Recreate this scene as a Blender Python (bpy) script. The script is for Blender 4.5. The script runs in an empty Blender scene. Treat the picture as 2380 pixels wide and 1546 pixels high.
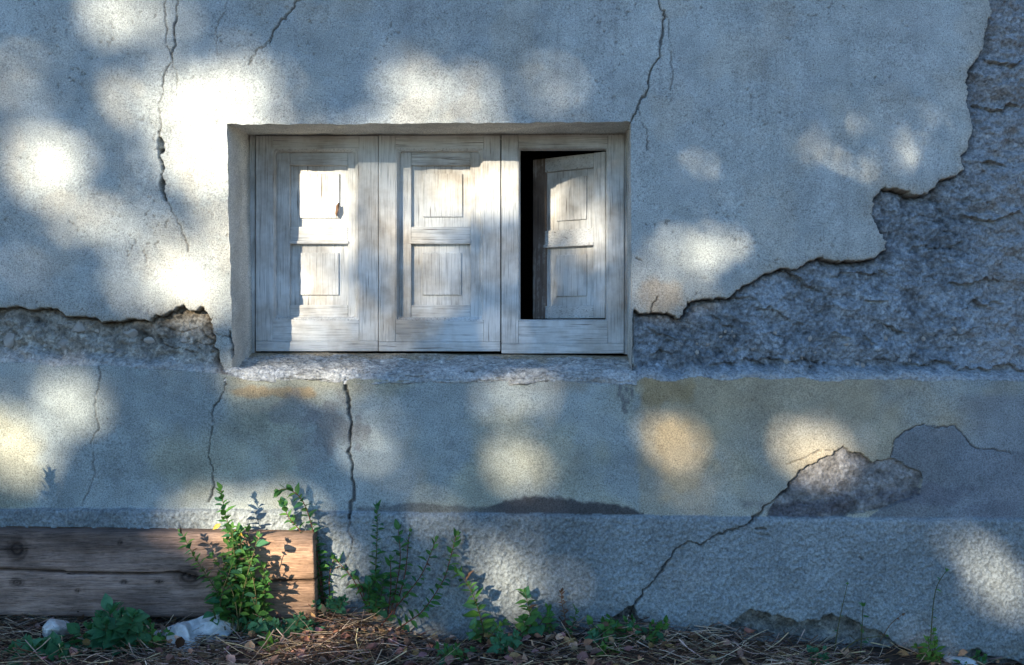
import bpy, bmesh, math, random
import numpy as np
from mathutils import Vector, Matrix

random.seed(7)
RNG = np.random.default_rng(11)
S = 0.00126            # metres per unit of the survey grid on the wall plane (2380 x 1546 units)
CX, CY = 1190.0, 773.0
GY = 1480.0            # survey row of z = 0
DC = 2.917             # camera distance from the wall
CAMZ = (GY - CY) * S

# ------------------------------------------------------------------ camera, light, exposure
scene = bpy.context.scene
col = scene.collection
cam_data = bpy.data.cameras.new('camera')
cam_data.lens = 35.0
cam_data.sensor_width = 36.0
cam_data.clip_end = 500
cam = bpy.data.objects.new('camera', cam_data)
cam.location = (0, -DC, CAMZ)
cam.rotation_euler = (math.radians(90), 0, 0)
col.objects.link(cam)
scene.camera = cam

SUN = Vector((-0.66, -1.0, 0.39)).normalized()      # towards the sun
elev = math.asin(SUN.z)
world = bpy.data.worlds.new('World')
scene.world = world
world.use_nodes = True
wn = world.node_tree
bg = wn.nodes['Background']
sky = wn.nodes.new('ShaderNodeTexSky')
sky.sky_type = 'NISHITA'
sky.sun_disc = False
sky.sun_elevation = elev
sky.sun_rotation = math.atan2(SUN.x, SUN.y)
sky.air_density = 1.0
sky.dust_density = 0.0
sky.ozone_density = 5.8
wn.links.new(sky.outputs['Color'], bg.inputs['Color'])
bg.inputs['Strength'].default_value = 0.085
sun_data = bpy.data.lights.new('sun', 'SUN')
sun_data.energy = 5.0
sun_data.angle = math.radians(0.53)
sun_data.color = (1.0, 0.885, 0.70)
sun = bpy.data.objects.new('sun', sun_data)
sun.rotation_euler = SUN.to_track_quat('Z', 'Y').to_euler()
sun.location = (-8, -12, 8)
col.objects.link(sun)
scene.view_settings.view_transform = 'Standard'
scene.view_settings.look = 'None'
scene.view_settings.gamma = 1.0
scene.view_settings.exposure = 1.82
scene.view_settings.use_curve_mapping = False

# ------------------------------------------------------------------ helpers
def P(px, py, depth=0.0):
    """survey point -> world point at a given depth behind the wall face"""
    k = S * (DC + depth) / DC
    return Vector(((px - CX) * k, depth, CAMZ - (py - CY) * k))

def tag(o, label=None, cat=None, group=None, kind=None):
    if label: o['label'] = label
    if cat: o['category'] = cat
    if group: o['group'] = group
    if kind: o['kind'] = kind
    return o

def empty(name, loc=(0, 0, 0)):
    o = bpy.data.objects.new(name, None)
    o.location = loc
    o.empty_display_size = 0.1
    col.objects.link(o)
    return o

def link(name, me, mat=None, parent=None):
    o = bpy.data.objects.new(name, me)
    if mat and not me.materials: me.materials.append(mat)
    col.objects.link(o)
    if parent: o.parent = parent
    return o

def np_mesh(name, verts, faces, smooth=True, tint=None):
    """fast mesh from numpy arrays, faces all of one size"""
    me = bpy.data.meshes.new(name)
    verts = np.asarray(verts, dtype=np.float32)
    faces = np.asarray(faces, dtype=np.int32)
    n, k = faces.shape
    me.vertices.add(len(verts)); me.vertices.foreach_set('co', verts.ravel())
    me.loops.add(n * k); me.loops.foreach_set('vertex_index', faces.ravel())
    me.polygons.add(n)
    me.polygons.foreach_set('loop_start', np.arange(0, n * k, k, dtype=np.int32))
    me.polygons.foreach_set('use_smooth', np.full(n, smooth, dtype=bool))
    me.update(calc_edges=True)
    if tint is not None:
        a = me.color_attributes.new('tint', 'FLOAT_COLOR', 'POINT')
        c = np.ones((len(verts), 4), dtype=np.float32); c[:, :3] = tint
        a.data.foreach_set('color', c.ravel())
    me.validate()
    return me

def vnoise(x, y, seed):
    r = np.random.default_rng(seed)
    T = r.random((256, 256)).astype(np.float32)
    xi = np.floor(x).astype(np.int32); yi = np.floor(y).astype(np.int32)
    fx = x - xi; fy = y - yi
    fx = fx * fx * fx * (fx * (fx * 6 - 15) + 10); fy = fy * fy * fy * (fy * (fy * 6 - 15) + 10)
    a = T[yi & 255, xi & 255]; b = T[yi & 255, (xi + 1) & 255]
    c = T[(yi + 1) & 255, xi & 255]; d = T[(yi + 1) & 255, (xi + 1) & 255]
    return (a * (1 - fx) + b * fx) * (1 - fy) + (c * (1 - fx) + d * fx) * fy - 0.5

def fbm(x, y, wl, octv, seed, gain=0.5):
    out = np.zeros_like(x, dtype=np.float32); amp = 1.0
    ca, sa = math.cos(0.6), math.sin(0.6)
    for i in range(octv):
        out += amp * vnoise(x / wl, y / wl, seed + i * 13)
        x, y = ca * x - sa * y + 37.1, sa * x + ca * y + 11.7
        wl *= 0.5; amp *= gain
    return out

def sstep(a, b, x):
    t = np.clip((x - a) / (b - a), 0, 1)
    return t * t * (3 - 2 * t)

def rough_line(pts, jit, rnd, depth=3):
    """break a polyline up by midpoint displacement"""
    pts = [np.array(p, float) for p in pts]
    for k in range(depth):
        out = [pts[0]]
        for a, b in zip(pts[:-1], pts[1:]):
            d = b - a; L = np.hypot(*d)
            if L > 7:
                m = (a + b) / 2 + np.array([-d[1], d[0]]) / L * rnd.normal() * min(jit, L * 0.14)
                out.append(m)
            out.append(b)
        pts = out
        jit *= 0.65
    return np.array(pts)

# ------------------------------------------------------------------ materials
def new_mat(name):
    m = bpy.data.materials.new(name)
    m.use_nodes = True
    nt = m.node_tree
    return m, nt, nt.nodes['Principled BSDF']

def node(nt, t, **kw):
    n = nt.nodes.new(t)
    for k, v in kw.items():
        if k in n.inputs.keys() if hasattr(n.inputs, 'keys') else False:
            n.inputs[k].default_value = v
        else:
            setattr(n, k, v)
    return n

def ramp(nt, src, stops):
    r = nt.nodes.new('ShaderNodeValToRGB')
    e = r.color_ramp.elements
    while len(e) < len(stops): e.new(0.5)
    for i, (p, c) in enumerate(stops):
        e[i].position = p
        e[i].color = (c, c, c, 1) if not isinstance(c, tuple) else (*c, 1)
    nt.links.new(src, r.inputs['Fac'])
    return r.outputs['Color']

def mix(nt, a, b, fac, mode='MIX'):
    m = nt.nodes.new('ShaderNodeMix'); m.data_type = 'RGBA'; m.blend_type = mode
    for sock, v in ((m.inputs[6], a), (m.inputs[7], b), (m.inputs[0], fac)):
        if isinstance(v, bpy.types.NodeSocket): nt.links.new(v, sock)
        elif isinstance(v, tuple): sock.default_value = (*v, 1)
        else: sock.default_value = v
    return m.outputs[2]

def noise(nt, co, scale, detail=4, rough=0.55, dist=0.0):
    n = nt.nodes.new('ShaderNodeTexNoise')
    n.inputs['Scale'].default_value = scale
    n.inputs['Detail'].default_value = detail
    n.inputs['Roughness'].default_value = rough
    n.inputs['Distortion'].default_value = dist
    if co: nt.links.new(co, n.inputs['Vector'])
    return n.outputs['Fac']

def voro(nt, co, scale, feature='F1', out='Distance'):
    v = nt.nodes.new('ShaderNodeTexVoronoi'); v.feature = feature
    v.inputs['Scale'].default_value = scale
    nt.links.new(co, v.inputs['Vector'])
    return v.outputs[out]

def objco(nt, scale=(1, 1, 1)):
    t = nt.nodes.new('ShaderNodeTexCoord')
    m = nt.nodes.new('ShaderNodeMapping')
    m.inputs['Scale'].default_value = scale
    nt.links.new(t.outputs['Object'], m.inputs['Vector'])
    return m.outputs['Vector']

def bump(nt, bsdf, h, strength, dist, prev=None):
    b = nt.nodes.new('ShaderNodeBump')
    b.inputs['Strength'].default_value = strength
    b.inputs['Distance'].default_value = dist
    nt.links.new(h, b.inputs['Height'])
    if prev: nt.links.new(prev, b.inputs['Normal'])
    nt.links.new(b.outputs['Normal'], bsdf.inputs['Normal'])
    return b.outputs['Normal']

def wall_mat(name, kind):
    m, nt, b = new_mat(name)
    co = objco(nt)
    at = nt.nodes.new('ShaderNodeAttribute'); at.attribute_name = 'tint'
    c = at.outputs['Color']
    if kind == 'plaster':
        n1 = noise(nt, co, 260, 5, 0.7)
        c = mix(nt, c, ramp(nt, n1, [(0.34, 0.50), (0.5, 1.0), (0.66, 1.38)]), 0.95, 'MULTIPLY')
        sp = noise(nt, co, 170, 2, 0.5)
        c = mix(nt, c, (0.10, 0.09, 0.08), ramp(nt, sp, [(0.67, 0.0), (0.74, 0.7)]))
        lg = noise(nt, co, 9, 6, 0.7)
        c = mix(nt, c, ramp(nt, lg, [(0.3, 0.76), (0.7, 1.18)]), 1.0, 'MULTIPLY')
        p = bump(nt, b, noise(nt, co, 280, 4, 0.7), 0.75, 0.0045)
        p = bump(nt, b, noise(nt, objco(nt, (1, 1, 1.8)), 55, 4, 0.6), 0.35, 0.004, p)
    elif kind == 'roughcast':
        n1 = noise(nt, co, 150, 5, 0.7)
        c = mix(nt, c, ramp(nt, n1, [(0.34, 0.50), (0.5, 1.0), (0.66, 1.4)]), 0.9, 'MULTIPLY')
        p = bump(nt, b, voro(nt, co, 130, 'SMOOTH_F1'), 0.6, -0.004)
        p = bump(nt, b, noise(nt, co, 220, 5, 0.7), 0.8, 0.0045, p)
    else:
        cell = voro(nt, co, 95, 'F1', 'Color')
        c = mix(nt, c, ramp(nt, cell, [(0.15, 0.62), (0.5, 0.98), (0.86, 1.05), (0.93, 1.7)]), 0.55, 'MULTIPLY')
        n1 = noise(nt, co, 120, 6, 0.75)
        c = mix(nt, c, ramp(nt, n1, [(0.32, 0.35), (0.5, 1.0), (0.68, 1.5)]), 0.9, 'MULTIPLY')
        p = bump(nt, b, voro(nt, co, 110), 0.7, -0.005)
        p = bump(nt, b, noise(nt, co, 150, 6, 0.75), 0.9, 0.007, p)
    nt.links.new(c, b.inputs['Base Color'])
    b.inputs['Roughness'].default_value = 0.92
    b.inputs['Specular IOR Level'].default_value = 0.15
    return m

def wood_mat(name, axis, paint=(0.64, 0.65, 0.635), bare=(0.37, 0.335, 0.29), amount=0.48):
    """weathered painted softwood, grain along the given axis"""
    m, nt, b = new_mat(name)
    sc = {'z': (1, 1, 0.035), 'x': (0.035, 1, 1)}[axis]
    g = objco(nt, sc)
    info = nt.nodes.new('ShaderNodeObjectInfo')
    add = nt.nodes.new('ShaderNodeVectorMath'); add.operation = 'ADD'
    cmb = nt.nodes.new('ShaderNodeCombineXYZ')
    mul = nt.nodes.new('ShaderNodeMath'); mul.operation = 'MULTIPLY'; mul.inputs[1].default_value = 7.0
    nt.links.new(info.outputs['Random'], mul.inputs[0])
    for i in range(3): nt.links.new(mul.outputs[0], cmb.inputs[i])
    nt.links.new(g, add.inputs[0]); nt.links.new(cmb.outputs[0], add.inputs[1])
    gv = add.outputs[0]
    grain = noise(nt, gv, 260, 4, 0.6, 0.3)
    grain2 = noise(nt, gv, 75, 4, 0.6, 0.4)
    co = objco(nt)
    wear = noise(nt, co, 7, 6, 0.7)
    wear2 = noise(nt, gv, 60, 5, 0.7, 0.6)
    mx = nt.nodes.new('ShaderNodeMath'); mx.operation = 'MULTIPLY_ADD'
    nt.links.new(wear2, mx.inputs[0]); mx.inputs[1].default_value = 0.5
    nt.links.new(wear, mx.inputs[2])
    m2 = nt.nodes.new('ShaderNodeMath'); m2.operation = 'MULTIPLY_ADD'
    nt.links.new(grain2, m2.inputs[0]); m2.inputs[1].default_value = 0.45
    nt.links.new(mx.outputs[0], m2.inputs[2])
    wmask = ramp(nt, m2.outputs[0], [(1.05 - amount * 0.09, 0.0), (1.36 - amount * 0.09, 0.75)])
    c = mix(nt, paint, bare, wmask)
    c = mix(nt, c, ramp(nt, grain, [(0.30, 0.50), (0.48, 1.0), (0.7, 1.12)]), 0.85, 'MULTIPLY')
    crk = ramp(nt, noise(nt, gv, 170, 3, 0.5), [(0.29, 0.8), (0.34, 0.0)])
    c = mix(nt, c, (0.12, 0.10, 0.08), crk)
    dirt_shade = noise(nt, co, 4.5, 5, 0.65)
    c = mix(nt, c, ramp(nt, dirt_shade, [(0.35, (0.46, 0.39, 0.32)), (0.58, (1, 1, 1))]), 0.8, 'MULTIPLY')
    nt.links.new(c, b.inputs['Base Color'])
    b.inputs['Roughness'].default_value = 0.75
    b.inputs['Specular IOR Level'].default_value = 0.25
    p = bump(nt, b, grain, 0.6, 0.0022)
    bump(nt, b, wmask, 0.3, -0.0006, p)
    return m

M = {}
M['plaster'] = wall_mat('plaster', 'plaster')
M['roughcast'] = wall_mat('roughcast_render', 'roughcast')
M['masonry'] = wall_mat('crumbling_mortar', 'masonry')
M['wood_v'] = wood_mat('weathered_paint_vertical', 'z')
M['wood_h'] = wood_mat('weathered_paint_horizontal', 'x', amount=0.35)
M['wood_dark'] = wood_mat('weathered_paint_inner', 'z', (0.40, 0.36, 0.32), (0.15, 0.10, 0.075), amount=1.6)

def simple_mat(name, colr, rough=0.8, vary=0.3, scale=40, bstr=0.3, bdist=0.003, rand=0.0):
    m, nt, b = new_mat(name)
    co = objco(nt)
    n = noise(nt, co, scale, 5, 0.65)
    c = mix(nt, colr, ramp(nt, n, [(0.25, 1 - vary), (0.75, 1 + vary)]), 1.0, 'MULTIPLY')
    if rand:
        info = nt.nodes.new('ShaderNodeObjectInfo')
        c = mix(nt, c, ramp(nt, info.outputs['Random'], [(0.0, 1 - rand), (1.0, 1 + rand)]), 1.0, 'MULTIPLY')
    nt.links.new(c, b.inputs['Base Color'])
    b.inputs['Roughness'].default_value = rough
    b.inputs['Specular IOR Level'].default_value = 0.2
    if bstr: bump(nt, b, n, bstr, bdist)
    return m

def tinted_mat(name, colr, rough):
    m, nt, b = new_mat(name)
    at = nt.nodes.new('ShaderNodeAttribute'); at.attribute_name = 'tint'
    c = mix(nt, colr, at.outputs['Color'], 1.0, 'MULTIPLY')
    c = mix(nt, c, ramp(nt, noise(nt, objco(nt), 60, 3, 0.6), [(0.3, 0.7), (0.7, 1.2)]), 1.0, 'MULTIPLY')
    nt.links.new(c, b.inputs['Base Color'])
    b.inputs['Roughness'].default_value = rough
    b.inputs['Specular IOR Level'].default_value = 0.2
    return m

def leaf_mat(name, c0, c1, rough=0.5, trans=0.25):
    m, nt, b = new_mat(name)
    info = nt.nodes.new('ShaderNodeObjectInfo')
    c = mix(nt, c0, c1, info.outputs['Random'])
    n = noise(nt, objco(nt), 3.0, 4, 0.6)
    c = mix(nt, c, ramp(nt, n, [(0.3, 0.7), (0.7, 1.25)]), 1.0, 'MULTIPLY')
    nt.links.new(c, b.inputs['Base Color'])
    b.inputs['Roughness'].default_value = rough
    b.inputs['Specular IOR Level'].default_value = 0.3
    tr = nt.nodes.new('ShaderNodeBsdfTranslucent')
    tc = mix(nt, c, (1.0, 1.3, 0.5), 1.0, 'MULTIPLY')
    nt.links.new(tc, tr.inputs['Color'])
    ms = nt.nodes.new('ShaderNodeMixShader'); ms.inputs[0].default_value = trans
    nt.links.new(b.outputs[0], ms.inputs[1]); nt.links.new(tr.outputs[0], ms.inputs[2])
    nt.links.new(ms.outputs[0], nt.nodes['Material Output'].inputs['Surface'])
    return m

M['leaf'] = leaf_mat('pellitory_leaf', (0.052, 0.155, 0.034), (0.105, 0.24, 0.055))
M['leaf_cool'] = leaf_mat('nettle_leaf', (0.05, 0.17, 0.075), (0.09, 0.235, 0.11))
M['leaf_bright'] = leaf_mat('young_leaf', (0.08, 0.19, 0.03), (0.13, 0.26, 0.05))
M['leaf_yellow'] = leaf_mat('yellowed_leaf', (0.55, 0.33, 0.03), (0.60, 0.40, 0.06))
M['stem'] = simple_mat('plant_stem', (0.10, 0.09, 0.035), 0.7, 0.3, 60, 0)
M['stem_red'] = simple_mat('reddish_stem', (0.15, 0.055, 0.035), 0.7, 0.3, 60, 0)
M['dry'] = simple_mat('dried_weed', (0.15, 0.085, 0.05), 0.9, 0.4, 90, 0)
M['straw'] = tinted_mat('dead_straw', (0.52, 0.39, 0.28), 0.85)
M['straw_dark'] = tinted_mat('rotting_straw', (0.16, 0.092, 0.06), 0.9)
M['litter'] = tinted_mat('leaf_litter', (0.34, 0.20, 0.125), 0.85)
M['earth'] = simple_mat('dark_earth', (0.065, 0.042, 0.028), 0.95, 0.5, 30, 0.8, 0.02)
M['limestone'] = simple_mat('white_limestone', (0.62, 0.61, 0.58), 0.9, 0.45, 30, 0.9, 0.012)
M['rubble'] = simple_mat('rubble_stone', (0.36, 0.33, 0.29), 0.9, 0.3, 45, 0.7, 0.006, 0.2)
M['bark'] = simple_mat('tree_bark', (0.11, 0.085, 0.06), 0.95, 0.5, 12, 0.9, 0.03)
M['tree_leaf'] = leaf_mat('tree_leaf', (0.04, 0.085, 0.025), (0.06, 0.11, 0.03), 0.5, 0.12)
M['room'] = simple_mat('darkened_room_wall', (0.05, 0.042, 0.036), 0.95, 0.3, 6, 0)  # near-black walls: the unlit room's darkness is put into the colour
M['outer'] = simple_mat('outer_render', (0.45, 0.43, 0.39), 0.95, 0.2, 10, 0)
M['roof'] = simple_mat('roof_clay', (0.28, 0.14, 0.09), 0.9, 0.3, 10, 0)

# ------------------------------------------------------------------ ground
GX = [-400, 0, 330, 700, 770, 850, 930, 1000, 1090, 1200, 1330, 1450, 1560, 1700, 1850, 2000, 2150, 2300, 2380, 2800]
GP = [1436, 1440, 1442, 1438, 1428, 1440, 1466, 1484, 1488, 1474, 1466, 1462, 1474, 1482, 1494, 1510, 1524, 1538, 1545, 1560]
def ground_z(x, y):
    px = x / S + CX
    base = (GY - np.interp(px, GX, GP)) * S
    f = np.clip((-y - 0.05) / 1.2, 0, 1)
    far = np.clip(-y / 3.0, 0, 1)
    return base * (1 - far) - 0.05 * f * (1 - far) - 0.03 * far

def ground():
    xs = np.concatenate([np.linspace(-60, -2.4, 24), np.linspace(-2.3, 2.3, 185), np.linspace(2.4, 60, 24)])
    ys = np.concatenate([np.linspace(-80, -2.0, 30), np.linspace(-1.9, -0.62, 32), np.linspace(-0.6, 0.12, 40)])
    X, Y = np.meshgrid(xs, ys)
    Z = ground_z(X, Y)
    near = (np.abs(X) < 2.35) & (Y > -2)
    Z = Z + near * (fbm(X, Y, 0.12, 4, 5) * 0.03)
    Z = np.where(np.abs(X) > 20, Z, Z)
    n, k = X.shape
    idx = np.arange(n * k).reshape(n, k)
    F = np.stack([idx[:-1, :-1], idx[:-1, 1:], idx[1:, 1:], idx[1:, :-1]], -1).reshape(-1, 4)
    me = np_mesh('ground', np.stack([X, Y, Z], -1).reshape(-1, 3), F)
    tag(link('ground', me, M['earth']), kind='structure')
ground()

# ------------------------------------------------------------------ the house wall: layered relief
house = empty('house_wall', (0, 0, 0))
tag(house, 'old plastered house wall with crumbling grey render around a low shuttered window', 'house wall')

STEP = 2.3
us = np.arange(-70, 2450 + STEP, STEP, dtype=np.float32)
vs = np.arange(-70, 1610 + STEP, STEP, dtype=np.float32)
# window opening edges in survey units
OL = lambda v: 528 + (v - 290) * (12 / 580.0)
OR = lambda v: 1466 + (v - 283) * (4 / 580.0)
OT = lambda u: 290 - (u - 528) * (7 / 939.0)
OB = 869.0
jL = int(np.argmin(abs(us - 534))); jR = int(np.argmin(abs(us - 1468)))
iT = int(np.argmin(abs(vs - 286))); iB = int(np.argmin(abs(vs - OB)))
U, V = np.meshgrid(us, vs)
def tent(k, c, w): return np.clip(1 - np.abs(np.arange(k) - c) / w, 0, 1)
rowfade = tent(len(vs), (iT + iB) / 2, 10000) * sstep(-200, 100, vs) * 1.0
dL = (OL(np.clip(vs, 250, 900)) - us[jL]); dR = (OR(np.clip(vs, 250, 900)) - us[jR])
wl = tent(len(us), jL, 70); wr = tent(len(us), jR, 70)
# chipped, slightly wandering arrises
chipL = (fbm(vs, vs * 0 + 3, 26, 3, 71) * 3.0); chipR = fbm(vs, vs * 0 + 9, 30, 3, 72) * 2.0
chipT = fbm(us, us * 0 + 5, 24, 3, 73) * 3.2
U2 = U + (dL + chipL)[:, None] * wl[None, :] + (dR + chipR)[:, None] * wr[None, :]
dT = OT(np.clip(us, 450, 1550)) - vs[iT] + chipT
wt = tent(len(vs), iT, 60)
V2 = V + dT[None, :] * wt[:, None]
U, V = U2.astype(np.float32), V2.astype(np.float32)

lrnd = np.random.default_rng(3)
edge_right = rough_line([(2303, -80), (2300, 0), (2298, 50), (2290, 95), (2278, 130), (2256, 155), (2245, 190), (2247, 235), (2262, 290),
    (2252, 330), (2243, 395), (2215, 410), (2190, 415), (2165, 440), (2140, 455), (2115, 445), (2080, 437), (2045, 445), (2032, 460),
    (2033, 510), (2045, 540), (2065, 560), (2062, 580), (2040, 595), (2000, 605), (1960, 608), (1940, 607), (1885, 605), (1860, 620),
    (1840, 628), (1805, 628), (1780, 635), (1740, 660), (1690, 695), (1640, 695), (1610, 700), (1590, 730), (1570, 735), (1530, 728),
    (1477, 720)], 4, lrnd)
edge_left = rough_line([(-80, 712), (0, 715), (40, 712), (70, 720), (95, 714), (130, 718), (190, 735), (250, 748), (300, 742),
    (350, 740), (390, 725), (430, 715), (468, 712), (484, 735), (493, 765), (498, 800), (508, 830), (524, 864)], 5, lrnd)
upper_poly = np.concatenate([[(-200, -200)], [(2305, -200)], edge_right, [(1475, 780), (1474, 862)], [(1467, 864), (1000, 600), (538, 868)], edge_left[::-1], [(-200, 712)]])
patch_edge = rough_line([(1858, 1092), (1890, 1075), (1935, 1047), (1975, 1050), (2010, 1062), (2050, 1068), (2075, 1064), (2105, 1085),
    (2140, 1110), (2132, 1150), (2080, 1166), (2010, 1185), (1960, 1200)], 5, lrnd)
patch_poly = np.concatenate([patch_edge, rough_line([(1960, 1200), (1780, 1200), (1800, 1160), (1858, 1092)], 3, lrnd)])
foot_edge = rough_line([(1395, 1440), (1430, 1425), (1470, 1400), (1480, 1430), (1540, 1448), (1600, 1460), (1640, 1455), (1690, 1445), (1720, 1425),
    (1760, 1415), (1800, 1422), (1850, 1440), (1890, 1436), (1905, 1428), (1950, 1425), (1985, 1440), (2010, 1455), (2060, 1480),
    (2100, 1500), (2150, 1515), (2210, 1520), (2260, 1500), (2300, 1520), (2480, 1560)], 5, lrnd)
foot_poly = np.concatenate([foot_edge, [(2480, 1700), (1395, 1700)]])

def inside(poly):
    u, v = U, V
    res = np.zeros(u.shape, bool)
    x0, y0 = poly[:, 0], poly[:, 1]; x1, y1 = np.roll(x0, -1), np.roll(y0, -1)
    for a, b, c, d in zip(x0, y0, x1, y1):
        if b == d: continue
        lo, hi = (b, d) if b < d else (d, b)
        r0 = max(0, int((lo + 70) / STEP) - 5); r1 = min(len(vs), int((hi + 70) / STEP) + 6)
        if r1 <= r0: continue
        vv = v[r0:r1]; uu = u[r0:r1]
        cond = ((b > vv) != (d > vv)) & (uu < (c - a) * (vv - b) / (d - b) + a)
        res[r0:r1] ^= cond
    return res

def dist_line(pts, reach):
    D = np.full(U.shape, 1e3, np.float32)
    for (a, b), (c, d) in zip(pts[:-1], pts[1:]):
        j0 = max(0, int((min(a, c) - reach + 70) / STEP) - 3); j1 = int((max(a, c) + reach + 70) / STEP) + 4
        i0 = max(0, int((min(b, d) - reach + 70) / STEP) - 3); i1 = int((max(b, d) + reach + 70) / STEP) + 4
        if j1 <= 0 or i1 <= 0: continue
        uu = U[i0:i1, j0:j1]; vv = V[i0:i1, j0:j1]
        if uu.size == 0: continue
        L2 = (c - a) ** 2 + (d - b) ** 2 + 1e-6
        t = np.clip(((uu - a) * (c - a) + (vv - b) * (d - b)) / L2, 0, 1)
        dd = np.hypot(uu - a - t * (c - a), vv - b - t * (d - b))
        np.minimum(D[i0:i1, j0:j1], dd, out=D[i0:i1, j0:j1])
    return D

band_top = np.interp(U, [-80, 0, 250, 525, 560, 810, 1200, 1470, 1500, 1700, 2000, 2450], [838, 842, 850, 872, 880, 882, 886, 889, 882, 878, 882, 886]) \
    + fbm(U, U * 0 + 2, 60, 4, 81) * 9
rc_top = np.interp(U, [-80, 0, 600, 1000, 1300, 1700, 2450], [1176, 1178, 1181, 1188, 1191, 1199, 1202]) + fbm(U, U * 0 + 7, 50, 4, 82) * 3
in_upper = inside(upper_poly)
in_upper |= (V < 700) & (U < 1000) & (V < 705) & (U > 480) & (U < OL(V) + 1)
in_patch = inside(patch_poly)
in_foot = inside(foot_poly)
d_er = dist_line(edge_right, 70); d_el = dist_line(edge_left, 70)
d_up = np.minimum(d_er, d_el)

is_band = (V >= band_top) & (V < rc_top)
is_rc = (V >= rc_top)
is_mas = (~in_upper) & (V < band_top)

# heights: positive = towards the camera
und = fbm(U, V, 420, 3, 21) * 0.010
h_up = und + fbm(U, V, 60, 3, 22) * 0.0018 + fbm(U, V, 14, 2, 23) * 0.0009
h_up -= 0.004 * np.exp(-d_up / 5.0)
# masonry relief, broken in slanting shelves
Ur = U * 0.97 + V * 0.25; Vr = V * 0.97 - U * 0.25
r1 = 1 - np.abs(fbm(Ur * 0.45, Vr, 70, 4, 31)) * 2.6
r2 = fbm(U, V, 90, 5, 32)
r3 = fbm(U, V, 22, 4, 33)
shelf = fbm(U * 0.30, V + 0.12 * U, 44, 3, 134)
fine = fbm(U, V, 9, 2, 38, 0.6)
rA = np.abs(fbm(Ur * 0.40, Vr, 60, 5, 31, 0.55))
crease = np.exp(-(rA / 0.030) ** 2) * sstep(-0.15, 0.2, fbm(U, V, 150, 3, 39))
tilt = fbm(Ur * 0.55, Vr, 46, 4, 34, 0.55)
terr = tilt * 9.0; terr = (np.floor(terr) + sstep(0.55, 1.0, terr - np.floor(terr))) / 9.0
h_m = -0.026 + r2 * 0.016 + terr * 0.020 - crease * 0.006 + r3 * 0.006 + fine * 0.0055
def shelf_crease(pts, drop, w=3.6):
    global h_m
    ln = rough_line(pts, 11, lrnd, 4)
    drop *= 0.8
    d = dist_line(ln, 60)
    yl = np.interp(U, ln[:, 0], ln[:, 1])
    below = (V > yl).astype(np.float32)
    endf = sstep(ln[0, 0] - 6, ln[0, 0] + 40, U) * sstep(ln[-1, 0] + 6, ln[-1, 0] - 40, U)
    endf = endf * np.clip(0.75 + 1.9 * fbm(U, V, 55, 3, int(abs(ln[0, 0]) + ln[0, 1])), 0, 1.3)
    h_m = h_m + endf * (drop * 0.8 * np.exp(-d / 12) * (1 - below) - drop * np.exp(-d / 18) * below - drop * 0.5 * np.exp(-(d / w) ** 2) * below)
    return d
creased = np.full(U.shape, 1e3, np.float32)
for pts, dr in (([(1800, 622), (1840, 631), (1900, 673), (1972, 704), (2026, 700), (2080, 690)], .013), ([(1650, 850), (1732, 836), (1852, 839), (1905, 853)], .011),
        ([(1490, 752), (1570, 788), (1600, 800)], .009), ([(1690, 690), (1756, 692), (1804, 722), (1870, 752), (1900, 756)], .010), ([(2010, 826), (2060, 834), (2123, 848), (2213, 842), (2261, 858), (2420, 854)], .012),
        ([(2036, 470), (2092, 499), (2160, 501)], .010), ([(1930, 640), (1990, 634), (2062, 631), (2100, 661)], .012), ([(2150, 640), (2220, 655), (2300, 640), (2390, 650)], .009),
        ([(1500, 808), (1560, 822), (1640, 835)], .008), ([(2030, 752), (2110, 770), (2200, 776), (2290, 760)], .011), ([(1930, 770), (1990, 782), (2050, 800)], .009),
        ([(2120, 560), (2190, 575), (2260, 560)], .009), ([(2240, 500), (2320, 512), (2400, 500)], .012), ([(2262, 240), (2320, 250), (2400, 240)], .014), ([(2270, 380), (2330, 372), (2400, 385)], .012), ([(2290, 130), (2340, 142), (2400, 130)], .012),
        ([(1620, 730), (1680, 742), (1730, 770)], .008), ([(1760, 790), (1840, 800), (1900, 812)], .008), ([(2240, 720), (2320, 700), (2400, 712)], .011)):
    creased = np.minimum(creased, shelf_crease(pts, dr))
leftz = U < 700
h_m = np.where(leftz, -0.022 + r2 * 0.014 + r3 * 0.008 + terr * .014 - crease * 0.010 + fine * .005, h_m)
rcol = sstep(2230, 2330, U)
h_m += rcol * (fbm(U, V, 40, 4, 35) * 0.022)
h_m -= 0.028 * np.exp(-d_up / 5.0) * (0.5 + 0.9 * np.clip(fbm(U, V, 60, 3, 36) + 0.5, 0, 1))
und_m = und * 0.6
# sloping ledge on top of the lower band
band_h = 0.016 + und * 0.5 + fbm(U, V, 60, 3, 24) * 0.0016 + fbm(U, V, 12, 2, 25) * 0.0008
ledge = sstep(-36, -3, V - band_top + fbm(U, V, 30, 3, 37) * 14)
h_mas = h_m * (1 - ledge) + (band_h - 0.003 + r3 * 0.006 + fine * .003) * ledge
h_rc = 0.031 + und * 0.5 + fbm(U, V, 7.5, 2, 41, 0.6) * 0.0052 + fbm(U, V, 34, 2, 42) * 0.004
h_rc -= 0.014 * np.exp(-np.clip(V - rc_top, 0, 100) / 4.0)
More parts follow.
